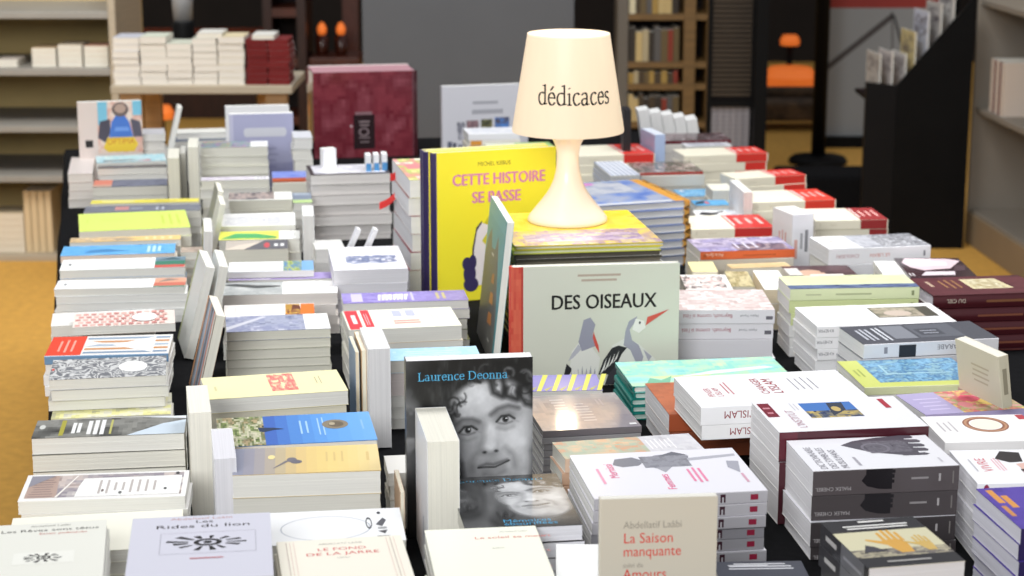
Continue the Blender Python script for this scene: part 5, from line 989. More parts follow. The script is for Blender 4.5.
stand_side(sb(.014, '#e4e2da', 'leaning cream paperback, nearer of the upper divider pair', page='#d6d2be'), (220, 204.5), (225.5, 203.5), (217.5, 195.5), .178, 0, 13)
stand_side(sb(.018, '#e9e9ec', 'white topped upright paperback between the lime cover and the sketch cover', page='#c4c2bc', art=[R(0, 0, .5, 1, '#c9bf52')]), (204, 231.5), (212.5, 230.5), (203, 218), .16, 0, 3)
stand_side(sb(.022, '#cfcab8', 'cream upright paperback at the inner end of the far corner stack', page='#cfcab4'), (167.5, 158), (179, 157), (168.5, 148.5), .175)
stand_side(sb(.012, '#6b6a70', 'thin grey upright paperback right behind the cream corner upright', page='#a9a79c'), (180, 153), (186, 152.5), (181, 146), .17)
stand_side(sb(.02, '#e4e2d8', 'tall cream upright paperback beside the tall cream stack', page='#d3cfba'), (187.5, 147), (198, 146.3), (188.5, 138), .19)
stand_side(sb(.03, '#e9e8ec', 'white upright paperback between the yellow blot cover and the light blue one', page='#d3d1d4'), (368, 349), (390, 347.5), (359.7, 327.5), .17)
stand_side(sb(.008, '#d9b48a', 'thin upright booklet with a tan cover beside the white upright', page='#e2d9b8', kind='booklet'), (361.5, 350.5), (366, 350), (354, 331.5), .16)
stand_side(sb(.007, '#7d94ae', 'thin upright booklet with a grey blue cover, outermost beside the white upright', page='#d9c9a0', kind='booklet'), (355, 352), (359, 351.5), (348.5, 336), .155)
CAT_ = [R(0, 0, 1, 1, '#4f9aa2'), P([(0, 0), (0, .58), (.10, .72), (.26, .82), (.36, .70), (.54, .72), (.66, .84), (.78, .62), (.92, .34), (.95, 0)], '#6b6964'), P([(.5, .2), (.72, .22), (.7, .3), (.52, .28)], '#c9854a'), P([(.5, .34), (.7, .36), (.68, .44), (.52, .42)], '#c9854a'), P([(.5, .48), (.66, .50), (.64, .57), (.53, .55)], '#b9794a'), R(.4, .66, .5, .675, '#d9d9d0'), R(.6, .1, .7, .115, '#d9d9d0'), R(0, .9, 1, 1, '#58a4ac')]
stand_side(sb(.008, '#4f9aa2', 'large teal picture book with a grey shape, leaning by the lamp pile', page='#e6e4dc', art=CAT_, kind='picture_book', gl=.3), (507, 222.5), (513.5, 221), (491, 196), .28, 0, 6)
stand_side(sb(.012, '#e9e7ea', 'small white upright paperback among the red ended books', page='#d6d3cc', sa=[]), (744, 192.3), (751.5, 191), (729.5, 180), .14)
stand_side(sb(.03, '#e6e2e2', 'white upright paperback with red print beside the crowd photo volume', page='#dcd9d6', art=[LN(.3, .25, .75, .75, 3, '#d99a94', 3, .4), N(.25, .1, .8, .5, ['#e6e2e2', '#e2c9c4', '#e6e2e2'], 3, 3, 3, 10, 8)], sa=[R(.4, .25, .75, .4, '#8d8d92'), R(.45, .5, .7, .62, '#a9a9ae'), R(.3, .75, .6, .9, '#d9a9a0')], spine='#e9e8ec'), (793, 215), (813, 213.2), (773, 206.8), .145, 0, 0, 'R')
stand_side(sb(.01, '#cfc7ae', 'cream pocket book tilted on edge over the flower cover', page='#d6d0bc', art=[LN(.3, .3, .8, .7, 4, '#b5a98c', 3, .35, False)], spine='#c4bda6', sa=[R(.25, .3, .75, .7, '#8d8672')]), (998, 356.5), (1005, 354), (955, 337.5), .185, .0975, -9, 'R')
stand_side(sb(.015, '#b3b6d6', 'pale blue upright paperback beyond the lamp stem', page='#b9c6de', art=[LN(.3, .2, .7, .7, 3, '#d09ac0', 3, .4, False)], spine='#a9bcdc', sa=[]), (655, 135), (662.5, 133.2), (640.5, 128), .165, 0, 0, 'R')
stand_side(sb(.012, '#1f1c1f', 'black upright book at the far end close to the lamp shade', page='#2b282a', spine='#1c1a1c'), (623.5, 110), (631, 109.3), (621, 106), .235, 0, 0, 'R')
for i, nm in enumerate(('first', 'second', 'third', 'fourth', 'fifth')):
    stand_side(sb(.012, '#e4e4e4', 'white leaning booklet at the far end, %s of five from the lamp shade' % nm, page='#cfcfd0', kind='booklet'), (638+12*i, 110+2.4*i), (648.5+12*i, 109.4+2.4*i), (635+12*i, 106.4+2.2*i), .178-.007*i, 0, -10)
stand_side(sb(.01, '#d9d6cf', 'pale leaning book beside the illustrated yellow plate cover', page='#e2dfd6'), (177, 108), (182, 107.5), (176.5, 104.5), .235, 0, 14)
stand_side(sb(.008, '#e9e9ee', 'white leaning booklet, outer one behind the sketch pair', page='#d9d8de', kind='booklet'), (357, 229.5), (361, 229), (355.5, 227), .152, 0, 24)
stand_side(sb(.008, '#e9e9ee', 'white leaning booklet, inner one behind the sketch pair', page='#d9d8de', kind='booklet'), (374, 229.5), (378, 229), (372.5, 227), .152, 0, 24)
for i, nm in enumerate(('outer', 'middle', 'inner')):
    stand_side(sb(.008, '#f0f0f2', 'white upright booklet with blue foot, %s of three on the tall stack' % nm, page='#e6e6ea', kind='booklet', spine='#f0f0f2', sa=[R(0, 0, .55, 1, '#4f8fc4')]), (366+8*i, 155.5-.6*i), (371+8*i, 155-.6*i), (364.5+8*i, 152.5-.6*i), .205, .1595, 0, 'R')
stand_front(B(.022, '#efeef0', 'small white upright booklet on the near edge of the tall stack', kind='booklet', page='#e2e1de'), (323, 149), (336, 148), .213, .1595)

# two red paper bookmarks between the glossy guides
red_paper = plain('red_paper', '#d8302c', .5)
for (p, q, lab) in (((390.5, 177), (398.5, 170.5), 'short red bookmark in the topmost glossy guide'), ((379.5, 206), (400, 190.5), 'long red bookmark sticking out of the glossy guide pile')):
    a3 = wp(p[0], p[1], 4.395); b3 = wp(q[0], q[1], 4.415); g = G(); u = (b3-a3); n_ = Vector((0, .25, 1)).normalized()*.0085
    mid = (a3+b3)/2
    for k in range(6):
        f0, f1 = k/6, (k+1)/6; s = lambda f: a3+u*f-Vector((0, 0, .006))*math.sin(f*3.14)-mid
        g.v += [tuple(s(f0)-n_), tuple(s(f1)-n_), tuple(s(f1)+n_), tuple(s(f0)+n_)] if k == 0 else [tuple(s(f1)-n_), tuple(s(f1)+n_)]
    g.f = [(0, 1, 2, 3)]; prev = (1, 2)
    for k in range(1, 6): i = 4+(k-1)*2; g.f.append((prev[0], i, i+1, prev[1])); prev = (i, i+1)
    g.c = [(1, 1, 1, 1)]*len(g.f)
    o = link('bookmark', g.mesh('bookmark', red_paper), loc=mid); tag(o, lab, 'bookmark')
    so = o.modifiers.new('thick', 'SOLIDIFY'); so.thickness = .0008

stand_side(sb(.02, '#e9e9ec', 'white topped upright paperback between the taupe cover and the tall stack', page='#c9c7c4'), (302.5, 216), (314, 215.3), (302, 205.5), .16)
stand_side(sb(.008, '#c9a98a', 'thin tan upright booklet squeezed beside the portrait cover', page='#d9cba8', kind='booklet'), (400, 492), (404.5, 491.5), (394, 470), .10)
# ------------------------------------------------------------------ the table lamp
def lathe(g, prof, n=48, col=(1, 1, 1, 1), caps=True):
    g.rings([[(r*math.cos(2*math.pi*i/n), r*math.sin(2*math.pi*i/n), z) for i in range(n)] for r, z in prof], col, caps)
def smooth(me):
    me.polygons.foreach_set('use_smooth', [True]*len(me.polygons)); me.update(); return me
LZ = TZ+.2103; LY = 3.925; LX = unp(567.5, 213, .21).x*LY/unp(567.5, 213, .21).y
lamp = thing('table_lamp', 'glowing white table lamp with a tapered shade and flared stem on yellow picture books', 'lamp', (LX, LY, LZ))
m, N_, L_, b_ = nt('lamp_shade_plastic')
b_.inputs['Base Color'].default_value = lin('#cbbca4'); b_.inputs['Roughness'].default_value = .45
b_.inputs['Emission Color'].default_value = (1, .78, .53, 1); b_.inputs['Emission Strength'].default_value = .86
tcx = N_.new('ShaderNodeTexCoord'); mpx = N_.new('ShaderNodeMapping'); mpx.inputs['Scale'].default_value = (60, 60, .6); nx_ = N_.new('ShaderNodeTexNoise'); nx_.inputs['Scale'].default_value = 1
L_.new(tcx.outputs['Object'], mpx.inputs['Vector']); L_.new(mpx.outputs['Vector'], nx_.inputs['Vector'])
mrx = N_.new('ShaderNodeMapRange'); mrx.inputs['To Min'].default_value = .44; mrx.inputs['To Max'].default_value = .50; L_.new(nx_.outputs['Fac'], mrx.inputs['Value']); L_.new(mrx.outputs['Result'], b_.inputs['Emission Strength'])
shade_m = m
def zpx(py): return upl(512, py, LY)[1]+TZ-LZ
z_bot, z_top = zpx(131), zpx(33); rb, rt = .1125, .0825
g = G(); k = .0018
pr = [(rb, z_bot), (rb+.0006, z_bot+.004), (rt+.0006, z_top-.004), (rt, z_top), (rt-k, z_top), (rb-k, z_bot), (rb, z_bot)]
lathe(g, pr, 64, caps=False)
sh = link('lamp_shade', smooth(g.mesh('lamp_shade', shade_m)), lamp)
ink = plain('black_lettering_ink', '#14100c', .6)
V, F, W = nib_faces('dédicaces', .086, .034); em = .0495; sx = .77; g = G(); ti = (z_top-z_bot)
for (x, y) in V:
    s = (x*sx*em)-W*sx*em/2+.0122; zz = z_bot+.066+y*em; r = rb+(rt-rb)*(zz-z_bot)/ti+.0012; th = -math.pi/2+s/r
    g.v.append((r*math.cos(th), r*math.sin(th), zz))
g.f = list(F); g.c = [(1, 1, 1, 1)]*len(F)
lt = link('lettering', g.mesh('lettering', ink), sh); so = lt.modifiers.new('ink', 'SOLIDIFY'); so.thickness = .0003
m, N_, L_, b_ = nt('lamp_stem_plastic')
b_.inputs['Base Color'].default_value = lin('#efe1d0'); b_.inputs['Roughness'].default_value = .25; b_.inputs['Emission Color'].default_value = (1, .74, .50, 1)
b_.inputs['Emission Strength'].default_value = .17; b_.inputs['Subsurface Weight'].default_value = 0
PR = [(0, 0), (.078, 0), (.0815, .003), (.080, .009), (.074, .017), (.064, .029), (.053, .042), (.043, .055), (.035, .068), (.0285, .083), (.0245, .10), (.0225, .118), (.0222, .132), (.0245, .146), (.0295, .158), (.037, .169), (.043, .178), (.045, .184), (.043, .187), (.02, .189), (0, .189)]
sc = (z_bot+.012)/.189
g = G(); lathe(g, [(max(r, .0005), z*sc) for r, z in PR], 48); st = link('lamp_stem', smooth(g.mesh('lamp_stem', m)), lamp)
bm_ = plain('bulb_glass', '#fff4e2', .3, emit='#ffdca8', es=3.0)
g = G(); lathe(g, [(.0005, .19*sc), (.013, .19*sc), (.014, .205*sc), (.024, .235*sc), (.030, .26*sc), (.027, .285*sc), (.015, .30*sc), (.0005, .304*sc)], 24); link('bulb', smooth(g.mesh('bulb', bm_)), lamp)
pl = bpy.data.lights.new('lamp_glow', 'POINT'); pl.energy = .9; pl.color = (1, .80, .56); pl.shadow_soft_size = .03
po = bpy.data.objects.new('lamp_glow', pl); COL.objects.link(po); po.parent = lamp; po.location = (0, 0, .33*sc)
pl2 = bpy.data.lights.new('lamp_glow', 'POINT'); pl2.energy = .7; pl2.color = (1, .80, .56); pl2.shadow_soft_size = .02
po2 = bpy.data.objects.new('lamp_glow', pl2); COL.objects.link(po2); po2.parent = lamp; po2.location = (0, -.03, z_bot+.012)

# ------------------------------------------------------------------ behind the table
def simple_book(name, w, d, t, col, loc, rz, label, group, upright=False, page='#cfc8b4'):
    """a small far book: cover and page block"""
    key = ('far', round(w, 3), round(d, 3), round(t, 3), col, upright, page)
    if key not in MATS:
        b = Book(t, col, label, page=page, gl=.5); MATS[key] = book_meshes(b, w, d, t, 'B' if not upright else 'F')
    cv, pg = MATS[key]
    o = thing(name, lab_ok(label), 'book', loc, rz, group)
    if upright: o.rotation_euler = (math.pi/2, 0, math.pi/2+rz)
    link('cover', cv, o); link('page_block', pg, o); return o

# shelving at the left, far off
YS = 7.9
xl, xr = wp(-60, 60, YS).x, wp(117, 60, YS).x
shelf = thing('bookshelf', 'pale open shelving unit with olive back panel at the far left of the hall', 'shelf', ((xl+xr)/2, YS+.3, 0))
dz = .56; ztop = wp(0, -60, YS).z
boxat('back_panel', (xl, YS+dz, .03), (xr, YS+dz+.02, ztop), shelf_back, shelf)
boxat('side_panel', (xr-.028, YS, .0), (xr, YS+dz, wp(0, -60, YS).z), pale_wood, shelf)
boxat('side_panel', (xl, YS, .0), (xl+.02, YS+dz, wp(0, -60, YS).z), pale_wood, shelf)
SB = {}
for py in (12, 69, 126, 176, 256):
    z = wp(0, py, YS).z; SB[py] = z
    boxat('shelf_board', (xl+.021, YS+.005, z-.028), (xr-.029, YS+dz-.001, z), shelf_grey if py < 200 else pale_wood, shelf, .003)
n = 0
words = ['cream', 'pale', 'white']
for ci, (x0, x1, k) in enumerate(((34, 59, 4), (60, 85, 4), (86, 111, 4))):
    a_, b_ = wp(x0, 69, YS+.1), wp(x1, 69, YS+.1); w = b_.x-a_.x-.004; zt = wp(0, (47, 44, 45)[ci], YS+.1).z; t = (zt-SB[69])/k
    for i in range(k):
        simple_book('book', w, .15, t-.0005, ('#d9cdb8', '#cfa08a', '#e2dccf', '#c9b08c')[(i+ci) % 4], ((a_.x+b_.x)/2, YS+.14, SB[69]+t*i+.0003), 0, 'pale book, %s from the bottom of the %s pile on the far upper shelf' % (ORD[i], ('leftmost', 'middle', 'inner')[ci]), 'piles on the far upper shelf')
for i in range(2):
    a_, b_ = wp(-2, 69, YS+.1), wp(20, 69, YS+.1); simple_book('book', b_.x-a_.x, .15, .014, '#d5ccc4', ((a_.x+b_.x)/2, YS+.14, SB[69]+.0145*i+.0003), 0, 'flat pale book, %s of two at the outer end of the far shelf' % ('lower', 'upper')[i], 'low pair on the far shelf')
for i in range(4):
    x = wp(31+7*i, 254, YS+.1).x; h = wp(0, 190, YS+.1).z-SB[256]
    simple_book('book', h-.001, .17, .026, '#cdb894', (x+.013, YS+.16, SB[256]+h/2), 0, 'upright cream book, %s from the outer side on the bottom shelf' % ORD[i], 'upright books on the bottom shelf', True, '#cdbb98').rotation_euler = (0, -math.pi/2, 0)
for i in range(6):
    a_, b_ = wp(-6, 254, YS+.1), wp(27, 254, YS+.1); h = (wp(0, 212, YS+.1).z-SB[256])/6
    simple_book('book', b_.x-a_.x, .17, h-.0006, ('#c9b898', '#bfae90', '#d0c2a4')[i % 3], ((a_.x+b_.x)/2, YS+.16, SB[256]+h*i+.0003), 0, 'cream book, %s from the bottom of the bottom shelf pile' % ORD[i], 'pile on the bottom shelf', False, '#cdbb98')

# small side table with piles of books
YT = 7.2
a_, b_ = wp(110, 88, YT), wp(292, 84, YT); zt = wp(0, 86, YT).z
stb = thing('side_table', 'small pale wooden table carrying low piles of books beyond the stall', 'table', ((a_.x+b_.x)/2, YT+.25, 0))
boxat('tabletop', (a_.x, YT, zt-.03), (b_.x, YT+.46, zt), pale_wood, stb, .003)
for px, yy in ((131, .04), (276, .04), (150, .42), (268, .42)):
    x = wp(px, 100, YT+yy).x; boxat('leg', (x-.04, YT+yy, .0), (x+.04, YT+yy+.06, zt-.0305), birch, stb, .003)
COLS = [(113, 140, 38, 7, '#c9c5cd'), (140, 167, 37, 7, '#cfccc8'), (167, 193, 44, 6, '#d3c6b8'), (193, 218, 39, 7, '#d0c3b0'), (218, 245, 37, 7, '#d9cba8'), (246, 268, 40, 8, '#6b2222'), (268, 290, 40, 8, '#722525')]
nm = ['lilac white', 'pale green white', 'pinkish cream', 'tan cream', 'yellowish cream', 'dark red outer', 'dark red end']
for ci, (x0, x1, yt, k, c) in enumerate(COLS):
    p, q = wp(x0, 86, YT+.02), wp(x1, 86, YT+.02); w = q.x-p.x-.003; H = wp(0, yt, YT+.02).z-zt; t = H/k
    for i in range(k):
        rr = random.Random(ci*20+i); cc = c
        if ci < 4 and i > 3: cc = ('#b9bcc8', '#c9cfc0', '#c6cabc', '#bcc0b4')[ci]
        simple_book('book', w, .16, t-.0005, cc, ((p.x+q.x)/2+rr.uniform(-.003, .003), YT+.11+rr.uniform(0, .006), zt+t*i+.0003), 0, '%s book, %s from the bottom of its side table pile' % (nm[ci], ORD[i]), 'piles on the side table', False, cc if ci > 4 else '#d0c6b6')
for i, (x0, x1, ci, hh) in enumerate(((197, 222, 3, .02), (252, 274, 5, .016))):
    p, q = wp(x0, 60, YT+.02), wp(x1, 60, YT+.02); z = wp(0, COLS[ci][2], YT+.02).z
    simple_book('book', q.x-p.x, .15, hh, '#d9d8d2', ((p.x+q.x)/2, YT+.11, z+.0004), 0, 'flat white book on top of the %s pile' % ('tan cream', 'dark red')[i], None)
# grey tapered vase on the side table
va = wp(184, 44, YT+.40); vz = zt
vase = thing('vase', 'tall grey tapering vase with a black foot behind the side table books', 'vase', (va.x, YT+.40, vz))
g = G(); lathe(g, [(.001, .0), (.045, .0), (.047, .02), (.043, .19), (.041, .2), (.001, .2)], 28); link('foot', smooth(g.mesh('foot', black_paint)), vase)
g = G(); lathe(g, [(.001, .2), (.036, .2), (.042, .3), (.058, .5), (.062, .56), (.058, .56), (.04, .3), (.001, .29)], 28); link('body', smooth(g.mesh('body', plain('grey_glaze', '#8f8f90', .4))), vase)

# dim bar behind: counter, cabinet, amber lamps
amber = plain('amber_glow', '#ff8a3a', .5, emit='#f0702a', es=.42)
p, q = wp(118, 34, 12), wp(262, 34, 12)
bar = thing('bar_counter', 'dark red wooden bar counter in the dim far room', 'counter', ((p.x+q.x)/2, 12.2, 0))
boxat('counter_top', (p.x, 11.9, wp(0, 34, 12).z-.05), (q.x, 12.5, wp(0, 26, 12).z-.06), plain('polished_red_wood', '#9a4426', .15, var=.3, scale=9), bar, .01)
boxat('counter_front', (p.x+.05, 12.0, 0), (q.x-.05, 12.4, wp(0, 34, 12).z-.051), red_wood, bar)
p, q = wp(262, 0, 11), wp(305, 0, 11)
c = thing('open_shelf', 'tall dark red wooden open shelf next to the bar', 'shelf', ((p.x+q.x)/2, 11.2, 0)); H = 2.6
boxat('side_panel', (p.x, 11, 0), (p.x+.05, 11.4, H), red_wood, c); boxat('side_panel', (q.x-.05, 11, 0), (q.x, 11.4, H), red_wood, c)
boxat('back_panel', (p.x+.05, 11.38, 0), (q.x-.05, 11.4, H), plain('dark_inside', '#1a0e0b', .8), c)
for py in (-30, 12, 62, 120): z = wp(0, py, 11).z; boxat('shelf_board', (p.x+.051, 11.01, z-.03), (q.x-.051, 11.37, z+.02), plain('rail_red_wood', '#4d2214', .4, var=.3), c)
p, q = wp(307, 0, 11), wp(358, 0, 11); z = wp(0, 62, 11).z
c = thing('console_table', 'dark red console table bearing two orange lit candles by the grey partition', 'table', ((p.x+q.x)/2, 11.2, 0))
boxat('tabletop', (p.x, 11.02, z-.04), (q.x, 11.38, z+.02), MATS['rail_red_wood'], c, .006); boxat('front_panel', (p.x+.02, 11.04, .0), (q.x-.02, 11.08, z-.0405), red_wood, c)
for x in (p.x+.02, q.x-.07): boxat('leg', (x, 11.3, 0), (x+.05, 11.36, z-.0405), red_wood, c)
p, q = wp(342, 0, 11.6), wp(358, 0, 11.6); o = boxat('post', (p.x, 11.6, 0), (q.x, 11.7, 2.6), MATS['rail_red_wood']); o.name = 'wooden_post'; tag(o, 'dark red wooden post close to the grey partition', 'post')
for i, (px, py, Y) in enumerate(((322, 36, 11.2), (341, 36, 11.2), (166, 112, 11.2))):
    if i < 2:
        z = wp(0, 62, 11).z+.0205; x = wp(px, py, Y).x; o = thing('candle_glass', 'orange glowing candle glass, %s of two on the dark red console' % ('outer', 'inner')[i], 'candle', (x, Y, z))
        g = G(); lathe(g, [(.001, 0), (.03, 0), (.036, .02), (.036, .11), (.001, .11)], 20); link('glass', smooth(g.mesh('glass', plain('dark_amber_glass', '#3a1408', .2))), o)
        g = G(); lathe(g, [(.001, .111), (.018, .112), (.026, .13), (.026, .155), (.010, .18), (.001, .185)], 16); link('flame', smooth(g.mesh('flame', amber)), o)
def lantern(px, py, Y, r, h, label):
    c = wp(px, py, Y); o = thing('floor_lantern', label, 'lamp', (c.x, Y, 0)); z = c.z
    g = G(); lathe(g, [(.001, 0), (r*.7, 0), (r*.7, .02), (.02, .03), (.02, z-h/2-.001), (.001, z-h/2-.001)], 24); link('stand', smooth(g.mesh('stand', black_paint)), o)
    g = G(); lathe(g, [(.001, z-h/2), (r*.95, z-h/2), (r, z), (r*.72, z+h/2), (.001, z+h/2)], 28); link('glowing_shade', g.mesh('glowing_shade', amber), o)
lantern(161, 112, 10.5, .07, .07, 'small orange glowing lamp under the far side table')
lantern(790, 76, 12.4, .18, .11, 'wide orange glowing lamp in the gap beside the black pole')
lantern(790, 40, 14.0, .07, .07, 'small orange glowing lamp high in the dark gap')
p = wp(785, 130, 11.6)
o = thing('bench', 'low dark patterned bench in the gap behind the black pole', 'bench', (p.x, 11.6, 0))
so_m = plain('dark_patterned_fabric', '#4a3826', .9, var=.6, scale=14)
boxat('seat', (p.x-.5, 11.45, .06), (p.x+.5, 11.8, .17), so_m, o, .02); boxat('backrest', (p.x-.5, 11.7, .1701), (p.x+.5, 11.8, wp(0, 88, 11.7).z), so_m, o, .02)
for sx in (-.45, .45):
    for yy in (11.48, 11.72): boxat('leg', (p.x+sx-.03, yy, 0), (p.x+sx+.03, yy+.06, .0599), black_paint, o)

# far bookcase in wood with many spines
YB = 9.3
xa, xb, xc = wp(618, 0, YB).x, wp(690, 0, YB).x, wp(712, 0, YB).x
case_wood = plain('walnut_bookcase', '#77592f', .5, var=.2, scale=6, stretch=(1, 1, 8))
bc = thing('bookcase', 'tall walnut bookcase of gilt spines behind the lamp', 'bookcase', ((xa+xc)/2, YB+.15, 0)); H = 2.6
p0 = wp(622, 0, YB).x
boxat('side_panel', (xa, YB, 0), (xa+.05, YB+.3, H), plain('grey_brown_post', '#6b6358', .6), bc); boxat('side_panel', (xb-.025, YB, 0), (xb+.03, YB+.3, H), case_wood, bc); boxat('side_panel', (xc-.02, YB, 0), (xc, YB+.3, H), case_wood, bc)
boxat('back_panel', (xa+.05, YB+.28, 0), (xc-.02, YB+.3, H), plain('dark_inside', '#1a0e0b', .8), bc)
SHZ = [wp(0, py, YB).z for py in (14, 62, 84, 122)]
for z in SHZ:
    boxat('shelf_board', (xa+.051, YB+.01, z-.03), (xb-.0255, YB+.279, z), case_wood, bc); boxat('shelf_board', (xb+.0305, YB+.01, z-.03), (xc-.0205, YB+.279, z), case_wood, bc)
gold = ['#a98a4a', '#6b5a3c', '#c9b07a', '#4d4030', '#8d3a2c', '#b5a684', '#5d5a58', '#3a332c', '#d9cfae']
cnt = 0
for ri, (z, top) in enumerate(((SHZ[0], -14), (SHZ[1], 26), (SHZ[2], 71), (SHZ[3], 94))):
    hmax = wp(0, top, YB).z-z; x = xa+.056; i = 0; rr = random.Random(ri+5)
    while x < xb-.055:
        t = rr.uniform(.02, .034); h = hmax*rr.uniform(.82, .98)
        simple_book('book', round(h, 2), .16, round(t, 3), rr.choice(gold), (x+t, YB+.10, z+round(h, 2)/2+.0004), 0, 'old spine, %s from the outer post on the %s shelf of the walnut bookcase' % (ORD[i], ('top', 'upper', 'middle', 'low')[ri]), 'spines in the walnut bookcase', True).rotation_euler = (0, -math.pi/2, 0)
        x += t+.001; i += 1
# dark louvred panel and pale grid panel, black post
YL = 9.0
pa, pb = wp(709, 0, YL).x, wp(757, 0, YL).x
lo = thing('louvred_screen', 'dark brown louvred screen with a pale gridded lower panel', 'screen', ((pa+pb)/2, YL, 0))
z1, z0 = 2.7, wp(0, 100, YL).z
lm = plain('dark_brown_louvre', '#3a2f22', .7, var=.15); g = G(); nsl = 96
for i in range(nsl):
    z = z0+.02+(z1-z0-.02)*i/nsl; x0, x1 = pa+.02-(pa+pb)/2, pb-.02-(pa+pb)/2
    g.box((x0, -.01, z), (x1, .012, z+(z1-z0)/nsl*.62), (1, 1, 1, 1))
link('louvre_slat', g.mesh('louvre_slat', lm), lo)
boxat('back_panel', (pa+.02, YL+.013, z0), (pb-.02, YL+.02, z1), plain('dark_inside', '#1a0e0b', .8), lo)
for x in (pa, pb-.02): boxat('frame_post', (x, YL-.015, 0), (x+.02, YL+.025, z1), black_paint, lo)
boxat('frame_rail', (pa+.021, YL-.016, z0-.03), (pb-.021, YL+.025, z0-.0005), black_paint, lo)
gp = G(); x0, x1 = pa+.021-(pa+pb)/2, pb-.021-(pa+pb)/2; gp.box((x0, 0, .3), (x1, .015, z0-.031), lin('#8d8a8e'))
for i in range(1, 6): xx = x0+(x1-x0)*i/6; gp.face([(xx-.003, -.0006, .3), (xx+.003, -.0006, .3), (xx+.003, -.0006, z0-.032), (xx-.003, -.0006, z0-.032)], lin('#77747a'))
for i in range(9): zz = .3+(z0-.34)*i/9; gp.face([(x0, -.0006, zz), (x1, -.0006, zz), (x1, -.0006, zz+.006), (x0, -.0006, zz+.006)], lin('#77747a'))
link('grid_panel', gp.mesh('grid_panel', print_mat(.6)), lo)
boxat('frame_rail', (pa+.021, YL-.016, .0), (pb-.021, YL+.025, .2995), black_paint, lo)
xq = wp(763, 0, 8.9).x; boxat('post', (xq-.028, 8.88, 0), (xq+.028, 8.94, 2.8), black_paint); o = bpy.data.objects['post']; o.name = 'black_post'; tag(o, 'black square post at the edge of the louvred screen', 'post')
# pole on a round foot with a pale banner board behind
YP = 10.35
c = wp(818, 160, YP); c.x = wp(820, 100, YP).x
pole = thing('sign_stand', 'black pole standing on a round black foot in front of the pale banner', 'stand', (c.x, YP, 0))
g = G(); lathe(g, [(.001, 0), (.155, 0), (.155, .02), (.14, .035), (.04, .045), (.001, .045)], 36); link('foot', smooth(g.mesh('foot', black_paint)), pole)
g = G(); lathe(g, [(.001, .0452), (.038, .0452), (.038, 2.9), (.001, 2.9)], 20); link('pole', smooth(g.mesh('pole', black_paint)), pole)
p, q = wp(824, 0, 10.9), wp(945, 0, 10.9)
ban = thing('banner_board', 'pale grey banner board with a red top band and a slanting dark bar', 'banner', ((p.x+q.x)/2, 10.9, 0))
zr = wp(0, 8, 10.9).z; hx = (q.x-p.x)/2
zb = .06
g = G(); g.box((-hx, 0, zb), (hx, .04, zr), lin('#8d8f90'))
def bp(px, py): w = wp(px, py, 10.9); return (w.x-(p.x+q.x)/2, -.0008, w.z)
g.face([bp(822, 68), bp(822, 75), bp(893, 19), bp(893, 12)], lin('#4a4646')); g.face([bp(891.5, 12), bp(893.2, 12), bp(893.2, 50), bp(891.5, 50)], lin('#5a5858')); g.face([bp(893, 15), bp(895, 15), bp(903, 46), bp(900.5, 46)], lin('#2b2a2a'))
link('board', g.mesh('board', print_mat(.6)), ban)
boxat('red_band', (p.x, 10.9, zr+.0005), (q.x, 10.945, 2.6), plain('dark_red_band', '#8e2a22', .6), ban)
boxat('foot_rail', (p.x, 10.85, 0), (q.x, 11.0, .0595), black_paint, ban)
# black table block and the slanted magazine rack
p, q = wp(772, 170, 9.2), wp(872, 170, 9.2)
pt_ = boxat('cloth_covered_block', (p.x, 8.9, 0), (q.x-.02, 9.2, wp(0, 176, 8.9).z), black_cloth, None, .02); pt_.name = 'covered_table'; tag(pt_, 'low black cloth covered table behind the red ended books', 'table')
YR = 8.15
f0, f1, f2 = wp(866, 100, YR), wp(897, 100, YR), wp(970.5, 100, YR)
zlow, zhigh = wp(0, 86, YR).z, wp(0, -4, YR).z
rk = thing('magazine_rack', 'tall black slanted magazine rack beside the far shelves', 'rack', ((f0.x+f2.x)/2, YR+.15, 0))
def prism(name, pts, d0, d1, mat, org):
    g = G(); a = [(x-org.x, d0-org.y, z) for x, z in pts]; b = [(x-org.x, d1-org.y, z) for x, z in pts]; n = len(pts)
    g.v = a+b; g.f = [tuple(range(n)), tuple(range(2*n-1, n-1, -1))]+[(j, j+n, (j+1) % n+n, (j+1) % n) for j in range(n)]; g.c = [(1, 1, 1, 1)]*len(g.f)
    return g.mesh(name, mat)
link('side_panel', prism('side_panel', [(f1.x, 0), (f2.x, 0), (f2.x, zhigh), (f1.x, zlow)], YR, YR+.03, black_paint, rk.location), rk)
link('front_panel', prism('front_panel', [(f0.x, 0), (f1.x-.0005, 0), (f1.x-.0005, zlow), (f0.x, zlow+.015)], YR+.005, YR+.035, plain('black_board', '#141416', .4), rk.location), rk)
link('side_panel', prism('side_panel', [(f1.x, 0), (f2.x, 0), (f2.x, zhigh), (f1.x, zlow)], YR+.28, YR+.30, black_paint, rk.location), rk)
nsh = 6
for i in range(nsh):
    f = i/nsh; x0 = f1.x+(f2.x-f1.x)*f; z = zlow+(zhigh-zlow)*f
    boxat('shelf_board', (x0+.001, YR+.0305, z-.06), (x0+.05, YR+.279, z-.045), black_paint, rk)
boxat('shelf_board', (f0.x+.001, YR+.036, zlow-.06), (f1.x-.002, YR+.279, zlow-.045), black_paint, rk)
mag = [('white magazine with dark blots lowest on the black rack', 868, 52, '#b5b1ac', 0), ('pale magazine with a plum figure, second lowest on the rack', 880, 50, '#c9c0bc', 0), ('white magazine standing third on the black rack', 893, 52, '#c6c2c0', 0), ('yellow edged magazine in the middle of the black rack', 906, 30, '#c9b886', 1), ('pale blue white magazine above the yellow edged one', 918, 10, '#c3c7d6', 2), ('pale magazine with dark print second from the rack top', 930, 2, '#bdb8b2', 3), ('whitish magazine topmost on the black rack', 944, -12, '#c9c6c2', 4)]
